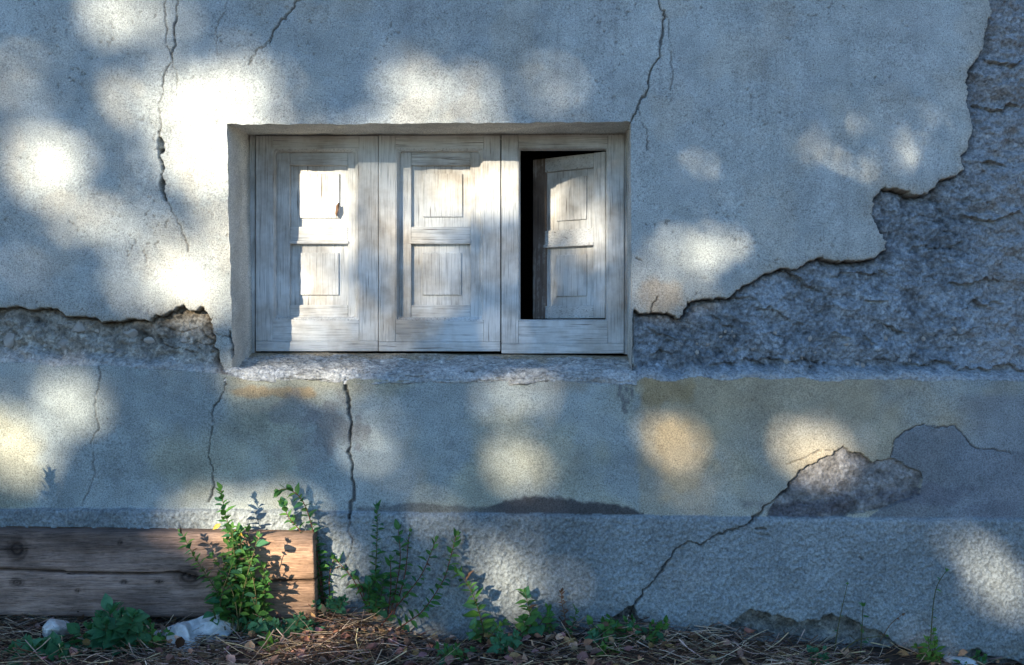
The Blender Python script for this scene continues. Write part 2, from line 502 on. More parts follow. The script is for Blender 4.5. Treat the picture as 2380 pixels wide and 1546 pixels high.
# the slab right of the long crack has sunk a little
diag = rough_line([(1836, 1118), (1790, 1168), (1760, 1195), (1730, 1216), (1690, 1228), (1660, 1240), (1620, 1262), (1592, 1258), (1575, 1268), (1550, 1300), (1520, 1340),
    (1490, 1380), (1470, 1404)], 4, lrnd)
dy = np.interp(U, diag[::-1, 0], diag[::-1, 1])
sunk = (U > 1470) & (U < 1860) & (V > dy) & (V > 1110)
h_rc = h_rc - 0.006 * np.where(sunk, np.exp(-np.abs(V - dy) / 120), 0)
H = np.where(in_upper, h_up, h_mas)
H = np.where(is_band, band_h, H)
d_patch = dist_line(patch_edge, 40)
h_patch = band_h - 0.009 + r3 * 0.006 + fine * .004 + fbm(U, V, 30, 3, 43) * 0.006 - 0.005 * np.exp(-d_patch / 4)
pf = in_patch & is_band
H = np.where(pf, h_patch, H)
H = np.where(is_rc, h_rc, H)
d_foot = dist_line(foot_edge, 60)
h_foot = -0.004 + r3 * 0.007 + terr * 0.03 + fine * .004 - 0.010 * np.exp(-d_foot / 5)
ff = in_foot & is_rc
H = np.where(ff, h_foot, H)

# ---- colour of the layers (weathering, damp, stains, some painted light and shade); grain comes from the materials
def C(r, g, b): return np.array([r, g, b], np.float32)
T = np.zeros(U.shape + (3,), np.float32)
T[:] = C(0.465, 0.495, 0.475)
big = fbm(U, V, 380, 4, 51)
T *= (1 + 0.22 * big)[..., None]
wash = sstep(-0.1, 0.35, fbm(U * 1.6, V * 0.5, 160, 4, 52))
T[:] = T * (1 - 0.16 * wash[..., None]) + C(0.40, 0.42, 0.43) * 0.16 * wash[..., None]
def blend(mask, c, amt=1.0):
    global T
    k = np.clip(mask * amt, 0, 1)[..., None].astype(np.float32)
    T = T * (1 - k) + c * k
def blob(u, v, ru, rv, n=0.6, seed=1):
    q = np.hypot((U - u) / ru, (V - v) / rv) + fbm(U, V, 40, 4, seed) * n
    return 1 - sstep(0.55, 1.15, q)
# plaster near the broken edges has browned
blend(np.exp(-d_er / 40) * in_upper * sstep(1500, 1480, U) * 0 + blob(1530, 690, 70, 60) * in_upper, C(0.50, 0.36, 0.22), 0.55)
blend(np.exp(-d_er / 26) * in_upper, C(0.42, 0.37, 0.29), 0.35)
blend(np.exp(-d_el / 22) * in_upper, C(0.46, 0.38, 0.27), 0.4)
drip = sstep(0.12, 0.45, fbm(U, V * 0.08, 16, 4, 151)) * sstep(0.0, 0.3, fbm(U, V, 240, 3, 152) + .12)
blend(drip * in_upper, C(0.33, 0.34, 0.34), 0.30)
pit = sstep(0.41, 0.52, fbm(U, V, 9, 2, 153)) * sstep(-.1, .3, fbm(U, V, 90, 2, 154))
blend(pit * in_upper, C(0.15, 0.14, 0.13), 0.5)
H = H - 0.003 * pit * in_upper
arc = fbm(U * 0.5 + V * 0.5, (V - U * 0.3) * 2.6, 60, 3, 155)
H = H + arc * 0.0016 * (in_upper | is_band)
blend(sstep(.1, .4, fbm(U, V, 120, 5, 156)) * in_upper, C(0.53, 0.47, 0.37), 0.28)
blend(np.exp(-d_up / 2.2) * in_upper * sstep(-.2, .2, fbm(U, V, 20, 3, 160)), C(0.58, 0.55, 0.50), 0.6)
# masonry
mcol = C(0.27, 0.305, 0.33)
km = (is_mas & ~in_upper)
mm = np.zeros_like(T); mm[:] = mcol
mm[U < 700] = C(0.36, 0.335, 0.285)
mm *= (1 + 0.5 * r3 + 0.5 * r2 + 0.5 * fine - 0.3 * crease)[..., None]
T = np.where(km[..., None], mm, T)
blend(ledge * km, C(0.52, 0.52, 0.50), 0.75)  # skylight on the upward face painted in as a paler tone
blend(rcol * km, C(0.40, 0.41, 0.41), 0.7)
blend(np.exp(-d_er / 7) * km, C(0.10, 0.08, 0.07), 0.7)  # shade under the right plaster edge, painted over the undercut
blend(np.exp(-np.abs(d_el - 4) / 9) * km, C(0.16, 0.11, 0.06), 0.75)  # same painted shade along the left plaster edge, browner
# lower band: grey left, ochre right of the joint
bcol = np.zeros_like(T); bcol[:] = C(0.35, 0.385, 0.37)
bcol[:] = bcol + C(0.05, 0.012, -0.055) * sstep(-0.12, 0.3, fbm(U, V, 210, 4, 150) + 0.12 * (U > 800) - .05)[..., None]
bcol *= (1 + 0.25 * big + 0.25 * fbm(U, V, 90, 4, 53))[..., None]
T = np.where((is_band)[..., None], bcol, T)
och = sstep(1476, 1496, U + fbm(U, V, 30, 3, 54) * 16) * (1 - sstep(2030, 2330, U + fbm(U, V, 160, 4, 55) * 300))
och = och * (0.55 + 0.45 * (1 - sstep(900, 1180, V + fbm(U, V, 90, 3, 56) * 160)))
blend(och * is_band, C(0.47, 0.38, 0.245), 0.85)
blend(blob(1580, 1060, 85, 105, 0.5, 59) * is_band, C(0.56, 0.40, 0.20), 0.45)  # warm sun patch painted into the band where a beam lands
blend(blob(1540, 905, 70, 40, 0.8, 57) * is_band, C(0.42, 0.28, 0.12), 0.55)
rust = (1 - sstep(0, 42, V - band_top)) * sstep(-0.25, 0.3, fbm(U, V, 120, 4, 58))
blend(rust * is_band * (U < 1470), C(0.40, 0.28, 0.15), 0.45)
blend(blob(620, 912, 90, 14, 0.9, 60) * is_band, C(0.44, 0.27, 0.11), 0.55)
blend(blob(790, 985, 75, 60, 1.3, 61) * is_band, C(0.19, 0.175, 0.17), 0.55)
blend(blob(700, 955, 60, 40, 1.3, 62) * is_band, C(0.24, 0.23, 0.225), 0.5)
blend(blob(720, 1050, 70, 60, 1.3, 63) * is_band, C(0.30, 0.27, 0.245), 0.4)
for (a, b, c, d) in [(1440, 900, 6, 12), (1455, 905, 5, 8), (1446, 925, 5, 12), (1455, 932, 8, 8), (1448, 945, 7, 10), (1452, 955, 7, 7), (1468, 912, 5, 16), (1438, 915, 5, 8)]:
    blend(blob(a, b, c, d, 0.35, int(a)), C(0.17, 0.165, 0.16), 0.75)
# damp tide mark above the roughcast
tide_u = [830, 900, 960, 1080, 1130, 1180, 1230, 1300, 1380, 1440, 1495]
tide_v = [1176, 1170, 1164, 1173, 1175, 1160, 1150, 1153, 1165, 1170, 1190]
tv = np.interp(U, tide_u, tide_v, left=1250, right=1250)
tide = sstep(-3, 6, V - tv + fbm(U, V, 14, 3, 64) * 7) * is_band * (0.65 + 0.35 * sstep(1050, 1200, U))
blend(tide, C(0.075, 0.068, 0.07), 0.92)
# sunken grey plate and patch
plate = inside(np.array([(2066, 1062), (2075, 1020), (2100, 1000), (2140, 985), (2190, 990), (2215, 987), (2240, 1015), (2262, 1040), (2300, 1042), (2480, 1060),
    (2480, 1210), (2000, 1210), (2060, 1168), (2132, 1150), (2140, 1110), (2105, 1085)])) & is_band
blend(plate.astype(np.float32), C(0.195, 0.215, 0.235), 0.85)
blend(sstep(2180, 2300, U) * sstep(905, 930, V) * is_band, C(0.25, 0.27, 0.29), 0.65)
pc = np.zeros_like(T); pc[:] = C(0.285, 0.27, 0.255); pc *= (1 + 0.8 * r3)[..., None]
T = np.where(pf[..., None], pc, T)
blend(blob(1860, 1180, 110, 26, 0.8, 65) * is_band, C(0.12, 0.115, 0.13), 0.75)
blend(blob(2150, 1150, 130, 24, 0.9, 66) * is_band, C(0.15, 0.15, 0.175), 0.6)
blend(blob(2300, 1180, 90, 24, 0.9, 67) * is_band, C(0.17, 0.175, 0.20), 0.5)
blend(blob(1950, 1165, 35, 22, 0.7, 68) * is_band, C(0.14, 0.12, 0.125), 0.6)
# roughcast
rcc = np.zeros_like(T); rcc[:] = C(0.25, 0.272, 0.27)
rcc *= (1 + 0.3 * big + 0.3 * fbm(U, V, 120, 4, 69) + 0.3 * fbm(U, V, 7.5, 2, 41, 0.6))[..., None]
T = np.where(is_rc[..., None], rcc, T)
gz = np.interp(U, GX, GP)
blend(sstep(-70, 0, V - gz + fbm(U, V, 60, 4, 70) * 60) * is_rc, C(0.24, 0.22, 0.18), 0.6)
fc = np.zeros_like(T); fc[:] = C(0.30, 0.29, 0.255); fc *= (1 + 0.9 * r3)[..., None]
T = np.where(ff[..., None], fc, T)

# ---- cracks
def crack(pts, w, depth, jit=3.0, dirt_shade=0.6):
    global H
    w *= 0.78
    ln = rough_line(pts, jit, lrnd, 4)
    d = dist_line(ln, w + 8)
    vary = np.clip(1.1 + 1.8 * fbm(U, V, 24, 3, int(abs(pts[0][0]) + abs(pts[0][1]))), 0.7, 2.0)
    d = d / vary
    blend((1 - sstep(w * 1.0, w * 2.6, d)) * sstep(0.0, .3, fbm(U, V, 12, 2, 161)), C(0.56, 0.55, 0.52), 0.35)
    k = 1 - sstep(w * 0.45, w * 1.25, d)
    H = H - depth * k
    blend(1 - sstep(w * 0.5, w * 1.3, d), C(0.05, 0.04, 0.035), dirt_shade)  # crack line painted dark: dirt plus the shade of its depth
crack([(382, -60), (385, 0), (383, 40), (388, 70), (385, 95), (392, 115), (400, 138)], 1.7, .006)
crack([(414, -60), (412, 0), (410, 30), (403, 80), (405, 110), (400, 138)], 1.9, .008)
crack([(400, 138), (383, 170), (380, 190), (378, 220), (372, 260), (373, 300), (371, 322)], 1.6, .006)
crack([(402, 140), (410, 165), (413, 200), (416, 240)], 1.2, .004, 3, .45)
crack([(372, 322), (375, 350)], 6, .022, 2, .4)
crack([(375, 345), (378, 385), (377, 420)], 2.6, .016)
crack([(377, 422), (383, 455), (386, 464)], 6.0, .024, 3, .6)
crack([(386, 462), (405, 500), (415, 520), (425, 545), (437, 585)], 1.4, .005, 3, .5)
crack([(527, 0), (522, 30), (507, 60), (502, 100), (505, 130)], 1.0, .003, 3, .4)
crack([(715, -60), (700, 0), (685, 15), (665, 45), (640, 65), (627, 105)], 2.0, .009)
crack([(640, 70), (612, 110), (592, 130), (578, 150)], 1.4, .005, 3, .5)
crack([(1520, -60), (1531, 0), (1545, 25), (1540, 60), (1535, 110), (1520, 150), (1508, 200), (1500, 225), (1483, 245), (1468, 282)], 2.2, .011)
crack([(1545, 30), (1555, 80), (1560, 130), (1563, 170), (1560, 235)], 1.3, .004, 3, .45)
crack([(1485, 248), (1495, 290), (1503, 310), (1503, 350)], 1.4, .005, 3, .5)
crack([(1528, 690), (1517, 705), (1514, 728)], 1.6, .006)
crack([(1478, 600), (1492, 606)], 1.6, .006)
crack([(527, 880), (525, 905), (500, 945), (495, 1000), (487, 1060), (498, 1095), (500, 1120), (488, 1165)], 1.8, .007)
crack([(806, 880), (805, 905), (812, 935), (815, 1000), (810, 1050), (820, 1090), (825, 1160), (815, 1200)], 3.3, .014)
crack([(815, 1200), (812, 1230), (820, 1270), (806, 1305), (812, 1360)], 1.7, .006, 3, .5)
crack([(232, 850), (226, 960), (232, 1000), (220, 1060), (226, 1100), (205, 1150), (190, 1185)], 1.3, .005, 3, .5)
crack([(2066, 1062), (2075, 1020), (2100, 1000), (2140, 985), (2190, 990), (2215, 987), (2240, 1015), (2262, 1040), (2300, 1042), (2345, 1055)], 1.6, .006, 3, .6)
crack([(1826, 1078), (1870, 1062), (1900, 1046), (1935, 1043)], 1.4, .005, 2, .5)
crack(diag[::4].tolist(), 2.8, .016, 2.5)
crack([(1858, 1092), (1836, 1118)], 2.4, .012)
crack([(1470, 1404), (1468, 1440)], 2.2, .010)
crack([(1752, 1226), (1764, 1225), (1776, 1227)], 4.0, .012, 1, .6)
crack([(1762, 1238), (1784, 1243)], 3.0, .006, 2, .35)
crack([(1990, 1290), (1996, 1296)], 3.4, .008, 1, .6)
crack([(470, 745), (505, 778), (530, 784)], 1.3, .004, 3, .4)
crack([(533, 770), (540, 800), (546, 850), (550, 866)], 3.0, .02, 3, .7)
# right jamb foot: deep joint beside the surviving arris
crack([(1476, 722), (1474, 780), (1473, 866)], 3.2, .02, 2, .6)

X = (U - CX) * S; Z = CAMZ - (V - CY) * S; Y = -H
verts = np.stack([X, Y, Z], -1).reshape(-1, 3)
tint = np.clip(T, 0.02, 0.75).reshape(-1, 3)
ni, nj = U.shape
idx = np.arange(ni * nj).reshape(ni, nj)
F = np.stack([idx[1:, :-1], idx[1:, 1:], idx[:-1, 1:], idx[:-1, :-1]], -1)
cls = np.zeros(U.shape, np.int8)
cls[is_mas & (U > 1000)] = 1
cls[is_mas & (U <= 1000)] = 2
cls[is_band] = 3
cls[is_rc] = 4
cls[pf] = 5
cls[ff] = 6
# a face belongs to the topmost layer touching it, so broken edges are part of the layer that broke
cc = np.stack([cls[:-1, :-1], cls[:-1, 1:], cls[1:, :-1], cls[1:, 1:]], 0)
fcl = cc[0].copy()
up = (cc == 0).any(0); fcl[up] = 0
hole = np.zeros(fcl.shape, bool); hole[iT:iB, jL:jR] = True
keep = ~hole
NAMES = {0: ('upper_plaster', 'plaster'), 1: ('bare_masonry', 'masonry'), 2: ('bare_masonry', 'masonry'), 3: ('plaster_band', 'plaster'),
         4: ('roughcast_base', 'roughcast'), 5: ('bare_patch', 'masonry'), 6: ('bare_footing', 'masonry')}
for c, (nm, mt) in NAMES.items():
    f = F[(fcl == c) & keep]
    if len(f) == 0: continue
    used, inv = np.unique(f, return_inverse=True)
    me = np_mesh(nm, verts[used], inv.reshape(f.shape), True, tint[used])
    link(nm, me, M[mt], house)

# the wall beyond the survey, and the rest of the house
def grid_mesh(name, pfun, na, nb, tintc):
    a, b = np.meshgrid(np.linspace(0, 1, na), np.linspace(0, 1, nb))
    p = pfun(a, b).reshape(-1, 3)
    idx = np.arange(na * nb).reshape(nb, na)
    F = np.stack([idx[:-1, :-1], idx[:-1, 1:], idx[1:, 1:], idx[1:, :-1]], -1).reshape(-1, 4)
    t = np.tile(np.array(tintc, np.float32), (len(p), 1)) if np.ndim(tintc) == 1 else tintc
    return np_mesh(name, p, F, True, t)
x0, x1 = X.min() + 0.004, X.max() - 0.004
ztop = Z.max() - 0.004
def side(xa, xb, za, zb, y):
    return lambda a, b: np.stack([xa + (xb - xa) * a, y + fbm(a * 5, b * 5, 0.4, 3, 9) * 0.01, za + (zb - za) * b], -1)
zl = CAMZ - (870 - CY) * S; zr = CAMZ - (1190 - CY) * S
for k, (xa, xb) in enumerate(((-5, x0), (x1, 5))):
    nm = 'side_plaster'
    link(nm, grid_mesh(nm, side(xa, xb, zl, ztop, 0.006 if k == 0 else 0.03), 60, 40, (0.47, 0.46, 0.42)), M['plaster'], house)
    link('side_band', grid_mesh('side_band', side(xa, xb, zr, zl - .001, -0.012), 60, 20, (0.40, 0.40, 0.37)), M['plaster'], house)
    link('side_base', grid_mesh('side_base', side(xa, xb, -0.4, zr - .001, -0.026), 60, 20, (0.38, 0.38, 0.36)), M['roughcast'], house)
link('top_plaster', grid_mesh('top_plaster', side(-5, 5, ztop, 3.6, 0.004), 120, 30, (0.49, 0.48, 0.44)), M['plaster'], house)
def box_bm(bm, lo, hi, skip=()):
    vsb = [bm.verts.new((x, y, z)) for x in (lo[0], hi[0]) for y in (lo[1], hi[1]) for z in (lo[2], hi[2])]
    fs = {'x0': (0, 1, 3, 2), 'x1': (4, 6, 7, 5), 'y0': (0, 4, 5, 1), 'y1': (2, 3, 7, 6), 'z0': (0, 2, 6, 4), 'z1': (1, 5, 7, 3)}
    for k, f in fs.items():
        if k not in skip: bm.faces.new([vsb[i] for i in f])
    return vsb
def bm_obj(name, bm, mat, parent, smooth=False):
    me = bpy.data.meshes.new(name); bmesh.ops.recalc_face_normals(bm, faces=bm.faces); bm.to_mesh(me); bm.free()
    if smooth:
        for p in me.polygons: p.use_smooth = True
    return link(name, me, mat, parent)
bm = bmesh.new()
box_bm(bm, (-5, 0.05, -0.4), (-4.6, 5, 3.6)); box_bm(bm, (4.6, 0.05, -0.4), (5, 5, 3.6)); box_bm(bm, (-4.6, 4.6, -0.4), (4.6, 5, 3.6))
bm_obj('outer_walls', bm, M['outer'], house)
bm = bmesh.new()
box_bm(bm, (-5.2, -0.05, 3.6), (5.2, 5.2, 3.75))
bm_obj('roof', bm, M['roof'], house)
# dark room behind the window
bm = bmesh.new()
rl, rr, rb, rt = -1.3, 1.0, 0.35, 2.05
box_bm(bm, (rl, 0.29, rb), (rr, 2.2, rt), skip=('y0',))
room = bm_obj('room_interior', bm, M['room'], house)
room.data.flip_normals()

# ------------------------------------------------------------------ window reveal and sill
FD = 0.20        # depth of the casement faces
def reveal():
    allv, allf, n0 = [], [], 0
    def strip(fr, bk, n, m, seed):
        nonlocal n0
        t = np.linspace(0, 1, n)[:, None, None]; s = np.linspace(0, 1, m)[None, :, None]
        A, B = fr, bk
        pts = A[:, None, :] * (1 - s) + B[:, None, :] * s
        nz = fbm(np.tile(t[:, :, 0] * 9, (1, m)), np.tile(s[:, :, 0] * 3, (n, 1)), 0.6, 4, seed) * 0.006
        nz = nz * np.sin(np.pi * s[:, :, 0])
        return pts, nz
    # left
    rows = slice(iT, iB + 1)
    fr = np.stack([X[rows, jL], Y[rows, jL] + 0.0, Z[rows, jL]], -1)[::3]
    n = len(fr)
    vv = np.linspace(312, 838, n)
    bk = np.array([P(584 + 8 * (i / (n - 1)), v, FD + 0.03) for i, v in enumerate(vv)])
    sets = [(fr, bk, (1, 0, 0), 5)]
    fr2 = np.stack([X[rows, jR], Y[rows, jR], Z[rows, jR]], -1)[::3]
    bk2 = np.array([P(1454 + 4 * (i / (n - 1)), v, FD + 0.03) for i, v in enumerate(np.linspace(312, 838, len(fr2)))])
    sets.append((fr2, bk2, (-1, 0, 0), 6))
    cols = slice(jL, jR + 1)
    fr3 = np.stack([X[iT, cols], Y[iT, cols], Z[iT, cols]], -1)[::3]
    bk3 = np.array([P(580 + (1458 - 580) * i / (len(fr3) - 1), 317 - 3 * i / (len(fr3) - 1), FD + 0.03) for i in range(len(fr3))])
    sets.append((fr3, bk3, (0, 0, -1), 7))
    for fr, bk, nrm, sd in sets:
        m = 40
        pts, nz = strip(fr, bk, len(fr), m, sd)
        pts = pts + nz[..., None] * np.array(nrm)
        k = len(fr) * m
        ix = np.arange(k).reshape(len(fr), m) + n0
        allv.append(pts.reshape(-1, 3))
        allf.append(np.stack([ix[:-1, :-1], ix[:-1, 1:], ix[1:, 1:], ix[1:, :-1]], -1).reshape(-1, 4))
        n0 += k
    v = np.concatenate(allv); f = np.concatenate(allf)
    t = np.tile(C(0.66, 0.64, 0.58), (len(v), 1))
    wn_ = fbm(v[:, 0] * 3 + v[:, 1] * 5, v[:, 2] * 3, 0.5, 4, 91)
    t *= (1 + 0.25 * wn_)[:, None]
    low = np.clip((0.98 - v[:, 2]) / 0.18, 0, 1)[:, None] * np.clip(0.7 + wn_, 0, 1)[:, None]
    t = t * (1 - 0.4 * low) + C(0.46, 0.36, 0.24) * 0.4 * low
    link('window_reveal', np_mesh('window_reveal', v, f, True, t), M['plaster'], house)
reveal()

def sill():
    na, nb = 420, 110
    a, b = np.meshgrid(np.linspace(0, 1, na), np.linspace(0, 1, nb))
    u = 522 + (1478 - 522) * a
    # profile from the casements forward and over the lip
    depth = 0.235 - 0.265 * np.clip(b / 0.72, 0, 1)
    zf = np.interp(b, [0, 0.12, 0.45, 0.66, 0.74, 0.82, 0.92, 1.0], [822, 825, 845, 858, 866, 876, 886, 893])
    kf = np.interp(b, [0, 0.12, 0.45, 0.66, 0.74, 0.82, 0.92, 1.0], [0.235, 0.19, 0.085, 0.022, -0.003, -0.013, -0.017, -0.008])
    kf = kf + fbm(u, b * 500, 60, 4, 101) * 0.010 * sstep(0.5, 0.8, b)
    dz = fbm(u, kf * 2000, 90, 5, 102) * 0.016 + fbm(u, b * 700, 16, 4, 103) * 0.006
    n = np.interp(u, [522, 560, 700, 850, 1200, 1478], [2, -2, -3, 0, 2, 6])
    Xs = (u - CX) * S * (1 + 0.045 * np.clip(kf, 0, 1) / 0.2)
    Zs = CAMZ - (zf + n - CY) * S * (1 + np.clip(kf, 0, 1) / DC * 0.6) + dz * sstep(0.02, 0.25, b)
    p = np.stack([Xs, kf, Zs], -1).reshape(-1, 3)
    ix = np.arange(na * nb).reshape(nb, na)
    F = np.stack([ix[:-1, :-1], ix[1:, :-1], ix[1:, 1:], ix[:-1, 1:]], -1).reshape(-1, 4)
    t = np.zeros(u.shape + (3,), np.float32); t[:] = C(0.42, 0.415, 0.39)
    t *= (1 + 0.7 * fbm(u, b * 700, 16, 4, 103))[..., None]
    wh = sstep(0.50, 0.62, b) * sstep(1.0, .92, b) * (sstep(-0.05, 0.25, fbm(u, b * 300, 80, 4, 105) + 0.35 * (u < 830) + .15 * (u < 950)))
    t = t * (1 - wh[..., None]) + C(0.56, 0.56, 0.54) * wh[..., None]
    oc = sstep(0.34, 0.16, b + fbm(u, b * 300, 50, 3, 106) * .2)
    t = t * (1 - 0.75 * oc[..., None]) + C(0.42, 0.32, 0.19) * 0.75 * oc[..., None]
    # small hollow right of the middle, its shade painted into the tint
    hol = np.exp(-((u - 1090) / 13) ** 2 - ((zf - 866) / 2.6) ** 2)
    p = p - np.stack([0 * hol, -0.012 * hol, 0.016 * hol], -1).reshape(-1, 3)
    t = t * (1 - 0.9 * np.clip(hol * 1.4, 0, 1)[..., None]) + C(0.05, 0.035, 0.025) * 0.9 * np.clip(hol * 1.4, 0, 1)[..., None]
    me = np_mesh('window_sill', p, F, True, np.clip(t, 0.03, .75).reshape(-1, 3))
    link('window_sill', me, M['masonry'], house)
sill()

# ------------------------------------------------------------------ casements and inner shutters
def cp(cx, cy): return (495.8 + cx * 0.4329, 247.9 + cy * 0.4329)

def wbox(name, cx0, cy0, cx1, cy1, d0, th, mat, parent, bev=0.0018, xf=None, segs=2):
    a = P(*cp(cx0, cy0), d0); b = P(*cp(cx1, cy1), d0)
    bm = bmesh.new()
    box_bm(bm, (a.x, d0, b.z), (b.x, d0 + th, a.z))
    bmesh.ops.recalc_face_normals(bm, faces=bm.faces)
    if bev: bmesh.ops.bevel(bm, geom=bm.edges[:], offset=bev, segments=segs, affect='EDGES', profile=0.6)
    if xf: bmesh.ops.transform(bm, matrix=xf, verts=bm.verts)
    return bm_obj(name, bm, mat, parent)

def rrect(x0, y0, x1, y1, r, n=5):
    pts = []
    for (cx, cy, a0) in ((x1 - r, y0 + r, -90), (x1 - r, y1 - r, 0), (x0 + r, y1 - r, 90), (x0 + r, y0 + r, 180)):
        for k in range(n + 1):
            a = math.radians(a0 + 90 * k / n)
            pts.append((cx + r * math.cos(a), cy + r * math.sin(a)))
    return pts

def moulding(name, o, i, d_o, d_i, mat, parent, ro=6, ri=26):
    rings = []
    steps = [(0.0, 0.0), (0.25, 0.02), (0.38, 0.35), (0.7, 0.45), (0.85, 0.95), (1.0, 1.0)]
    A = rrect(*o, ro); B = rrect(*i, ri)
    bm = bmesh.new()
    for t, s in steps:
        rings.append([bm.verts.new(P(*cp(p[0] + (q[0] - p[0]) * t, p[1] + (q[1] - p[1]) * t), d_o + (d_i - d_o) * s)) for p, q in zip(A, B)])
    rings.append([bm.verts.new(P(*cp(*q), d_i + 0.016)) for q in B])
    m = len(A)
    for r0, r1 in zip(rings[:-1], rings[1:]):
        for k in range(m):
            bm.faces.new((r0[k], r0[(k + 1) % m], r1[(k + 1) % m], r1[k]))
    return bm_obj(name, bm, mat, parent)

# fixed frame round the three casements (seen as a thin edge)
bm = bmesh.new()
for (a0, b0, a1, b1) in ((196, 140, 222, 1330), (2208, 140, 2240, 1330), (222, 140, 2208, 153)):
    p = P(*cp(a0, b0), 0.207); q = P(*cp(a1, b1), 0.207)
    box_bm(bm, (p.x, 0.207, q.z), (q.x, 0.285, p.z))
bm_obj('window_frame', bm, M['wood_v'], house)

def casement(xl, xr, sl, sr, yt, yr, yb0, yb1, ywb, inset=22, rad=26):
    """xl..xr outside edges, sl / sr inner edges of the stiles, yr bottom of top rail, yb0..yb1 bottom rail, ywb bottom of the weather strip"""
    D = FD
    mo = moulding('casement', (sl, yr, sr, yb0), (sl + inset, yr + inset - 2, sr - inset, yb0 - inset + 2), D + 0.0012, D + 0.024, M['wood_v'], house, 6, rad)
    wbox('stile', xl, yt, sl, yb1, D, 0.05, M['wood_v'], mo)
    wbox('stile', sr, yt, xr, yb1, D, 0.05, M['wood_v'], mo)
    wbox('rail', sl + 1, yt, sr - 1, yr, D + 0.0006, 0.05, M['wood_h'], mo, 0.001)
    wbox('rail', sl + 1, yb0, sr - 1, yb1, D + 0.0006, 0.05, M['wood_h'], mo, 0.001)
    wbox('weather_strip', xl, yb1 + 1, xr, ywb, D - 0.006, 0.054, M['wood_h'], mo, 0.003)
    return mo

c1 = casement(226, 884, 318, 782, 156, 226, 1148, 1258, 1314)
c2 = casement(887, 1541, 978, 1452, 154, 224, 1150, 1262, 1314)
c3 = casement(1547, 2206, 1638, 2118, 152, 222, 1152, 1270, 1326, 11, 7)

def shutter(x0, x1, y0, y1, p0, p1, fields, xf=None, mats=('wood_v', 'wood_h'), yp=(315, 645, 735, 1065)):
    D = 0.229
    v, h = M[mats[0]], M[mats[1]]
    sh = wbox('shutter', p0 - 4, y0 + 6, p1 + 4, y1 - 6, D + 0.014, 0.008, v, house, 0, xf)    # the thin panel boards
    wbox('stile', x0, y0, p0, y1, D, 0.024, v, sh, 0.0022, xf)
    wbox('stile', p1, y0, x1, y1, D, 0.024, v, sh, 0.0022, xf)
    wbox('rail', p0 + .5, y0, p1 - .5, yp[0], D + 0.0006, 0.022, h, sh, 0.0026, xf)
    wbox('rail', p0 + .5, yp[3], p1 - .5, y1, D + 0.0006, 0.022, h, sh, 0.0026, xf)
    wbox('rail', p0 + .5, yp[1], p1 - .5, yp[2] - 14, D + 0.0006, 0.022, h, sh, 0.002, xf)
    # rounded nosing under the middle rail
    wbox('nosing', p0 - 6, yp[2] - 16, p1 + 4, yp[2] + 2, D - 0.005, 0.020, h, sh, 0.0034, xf, 3)
    for f in fields:
        wbox('panel_field', *f, D + 0.0075, 0.009, v, sh, 0.003, xf)
    return sh
s1 = shutter(335, 782, 236, 1140, 411, 722, [(463, 358, 676, 598), (463, 784, 673, 1012)])
s2 = shutter(982, 1452, 236, 1142, 1062, 1380, [(1124, 358, 1337, 592), (1120, 784, 1331, 1012)])
hinge = P(*cp(2114, 680), 0.240)
xf = Matrix.Translation(hinge) @ Matrix.Rotation(math.radians(-34), 4, 'Z') @ Matrix.Translation(-hinge)
s3 = shutter(1652, 2113, 240, 1136, 1732, 2042, [(1796, 358, 1990, 596), (1796, 784, 1990, 1014)], xf, ('wood_v', 'wood_h'), (318, 645, 738, 1065))
for ch_ in s3.children:
    if ch_.name.startswith('stile') and ch_.data.vertices[0].co.x < hinge.x - 0.15:
        ch_.data.materials[0] = M['wood_dark']; ch_['label'] = 'bare brown stile at the open edge'
s3['label'] = 'right inner shutter standing ajar with a black gap'

# ------------------------------------------------------------------ rubble stones in the bare masonry left of the window
def stone_mesh(name, sx, sy, sz, seed, sub=2, rough=0.25, cuts=5):
    r = np.random.default_rng(seed)
    bm = bmesh.new()
    bmesh.ops.create_icosphere(bm, subdivisions=sub, radius=1.0)
    planes = [(Vector(r.normal(size=3)).normalized(), r.uniform(0.42, 0.85)) for _ in range(cuts)]
    for v in bm.verts:
        c = v.co
        for n, d in planes:
            k = c.dot(n) - d
            if k > 0: c = c - n * k
        q = math.sin(c.x * 4.1 + seed) * math.sin(c.y * 3.7 + seed * 2) * math.sin(c.z * 4.6 + 1)
        c = c * (1 + rough * 0.5 * q + r.normal() * rough * 0.06)
        v.co = Vector((c.x * sx, c.y * sy, c.z * sz))
    me = bpy.data.meshes.new(name); bm.to_mesh(me); bm.free()
    return me
def wall_h(px, py):
    j = int(np.argmin(abs(us - px))); i = int(np.argmin(abs(vs - py)))
    return float(H[i, j])
for k, (px, py, a, b, rot) in enumerate([(140, 800, 24, 18, -0.5), (175, 762, 22, 16, -0.7), (335, 789, 19, 11, 0.15), (292, 775, 20, 12, 0.1), (15, 790, 18, 26, 0), (250, 815, 11, 8, 0.4),
                                         (330, 826, 9, 7, 0.2), (60, 770, 13, 9, 0.6), (420, 790, 12, 8, -.2), (215, 770, 10, 7, 0)]):
    o = link('stone', stone_mesh('stone', a * 1.15 * S, 0.013, b * 1.15 * S, 40 + k, 2, 0.10, 16), M['rubble'], house)
    p = P(px, py, 0); o.location = (p.x, -wall_h(px, py) + 0.002, p.z); o.rotation_euler = (0, rot, 0)
for k in range(26):
    px, py = random.uniform(1600, 2240), random.uniform(760, 850)
    a = random.uniform(4, 9)
    o = link('stone', stone_mesh('stone', a * S, 0.006, a * .8 * S, 90 + k, 1, 0.3, 5), M['rubble'], house)
    p = P(px, py, 0); o.location = (p.x, -wall_h(px, py), p.z); o.rotation_euler = (0, random.uniform(0, 3), 0)

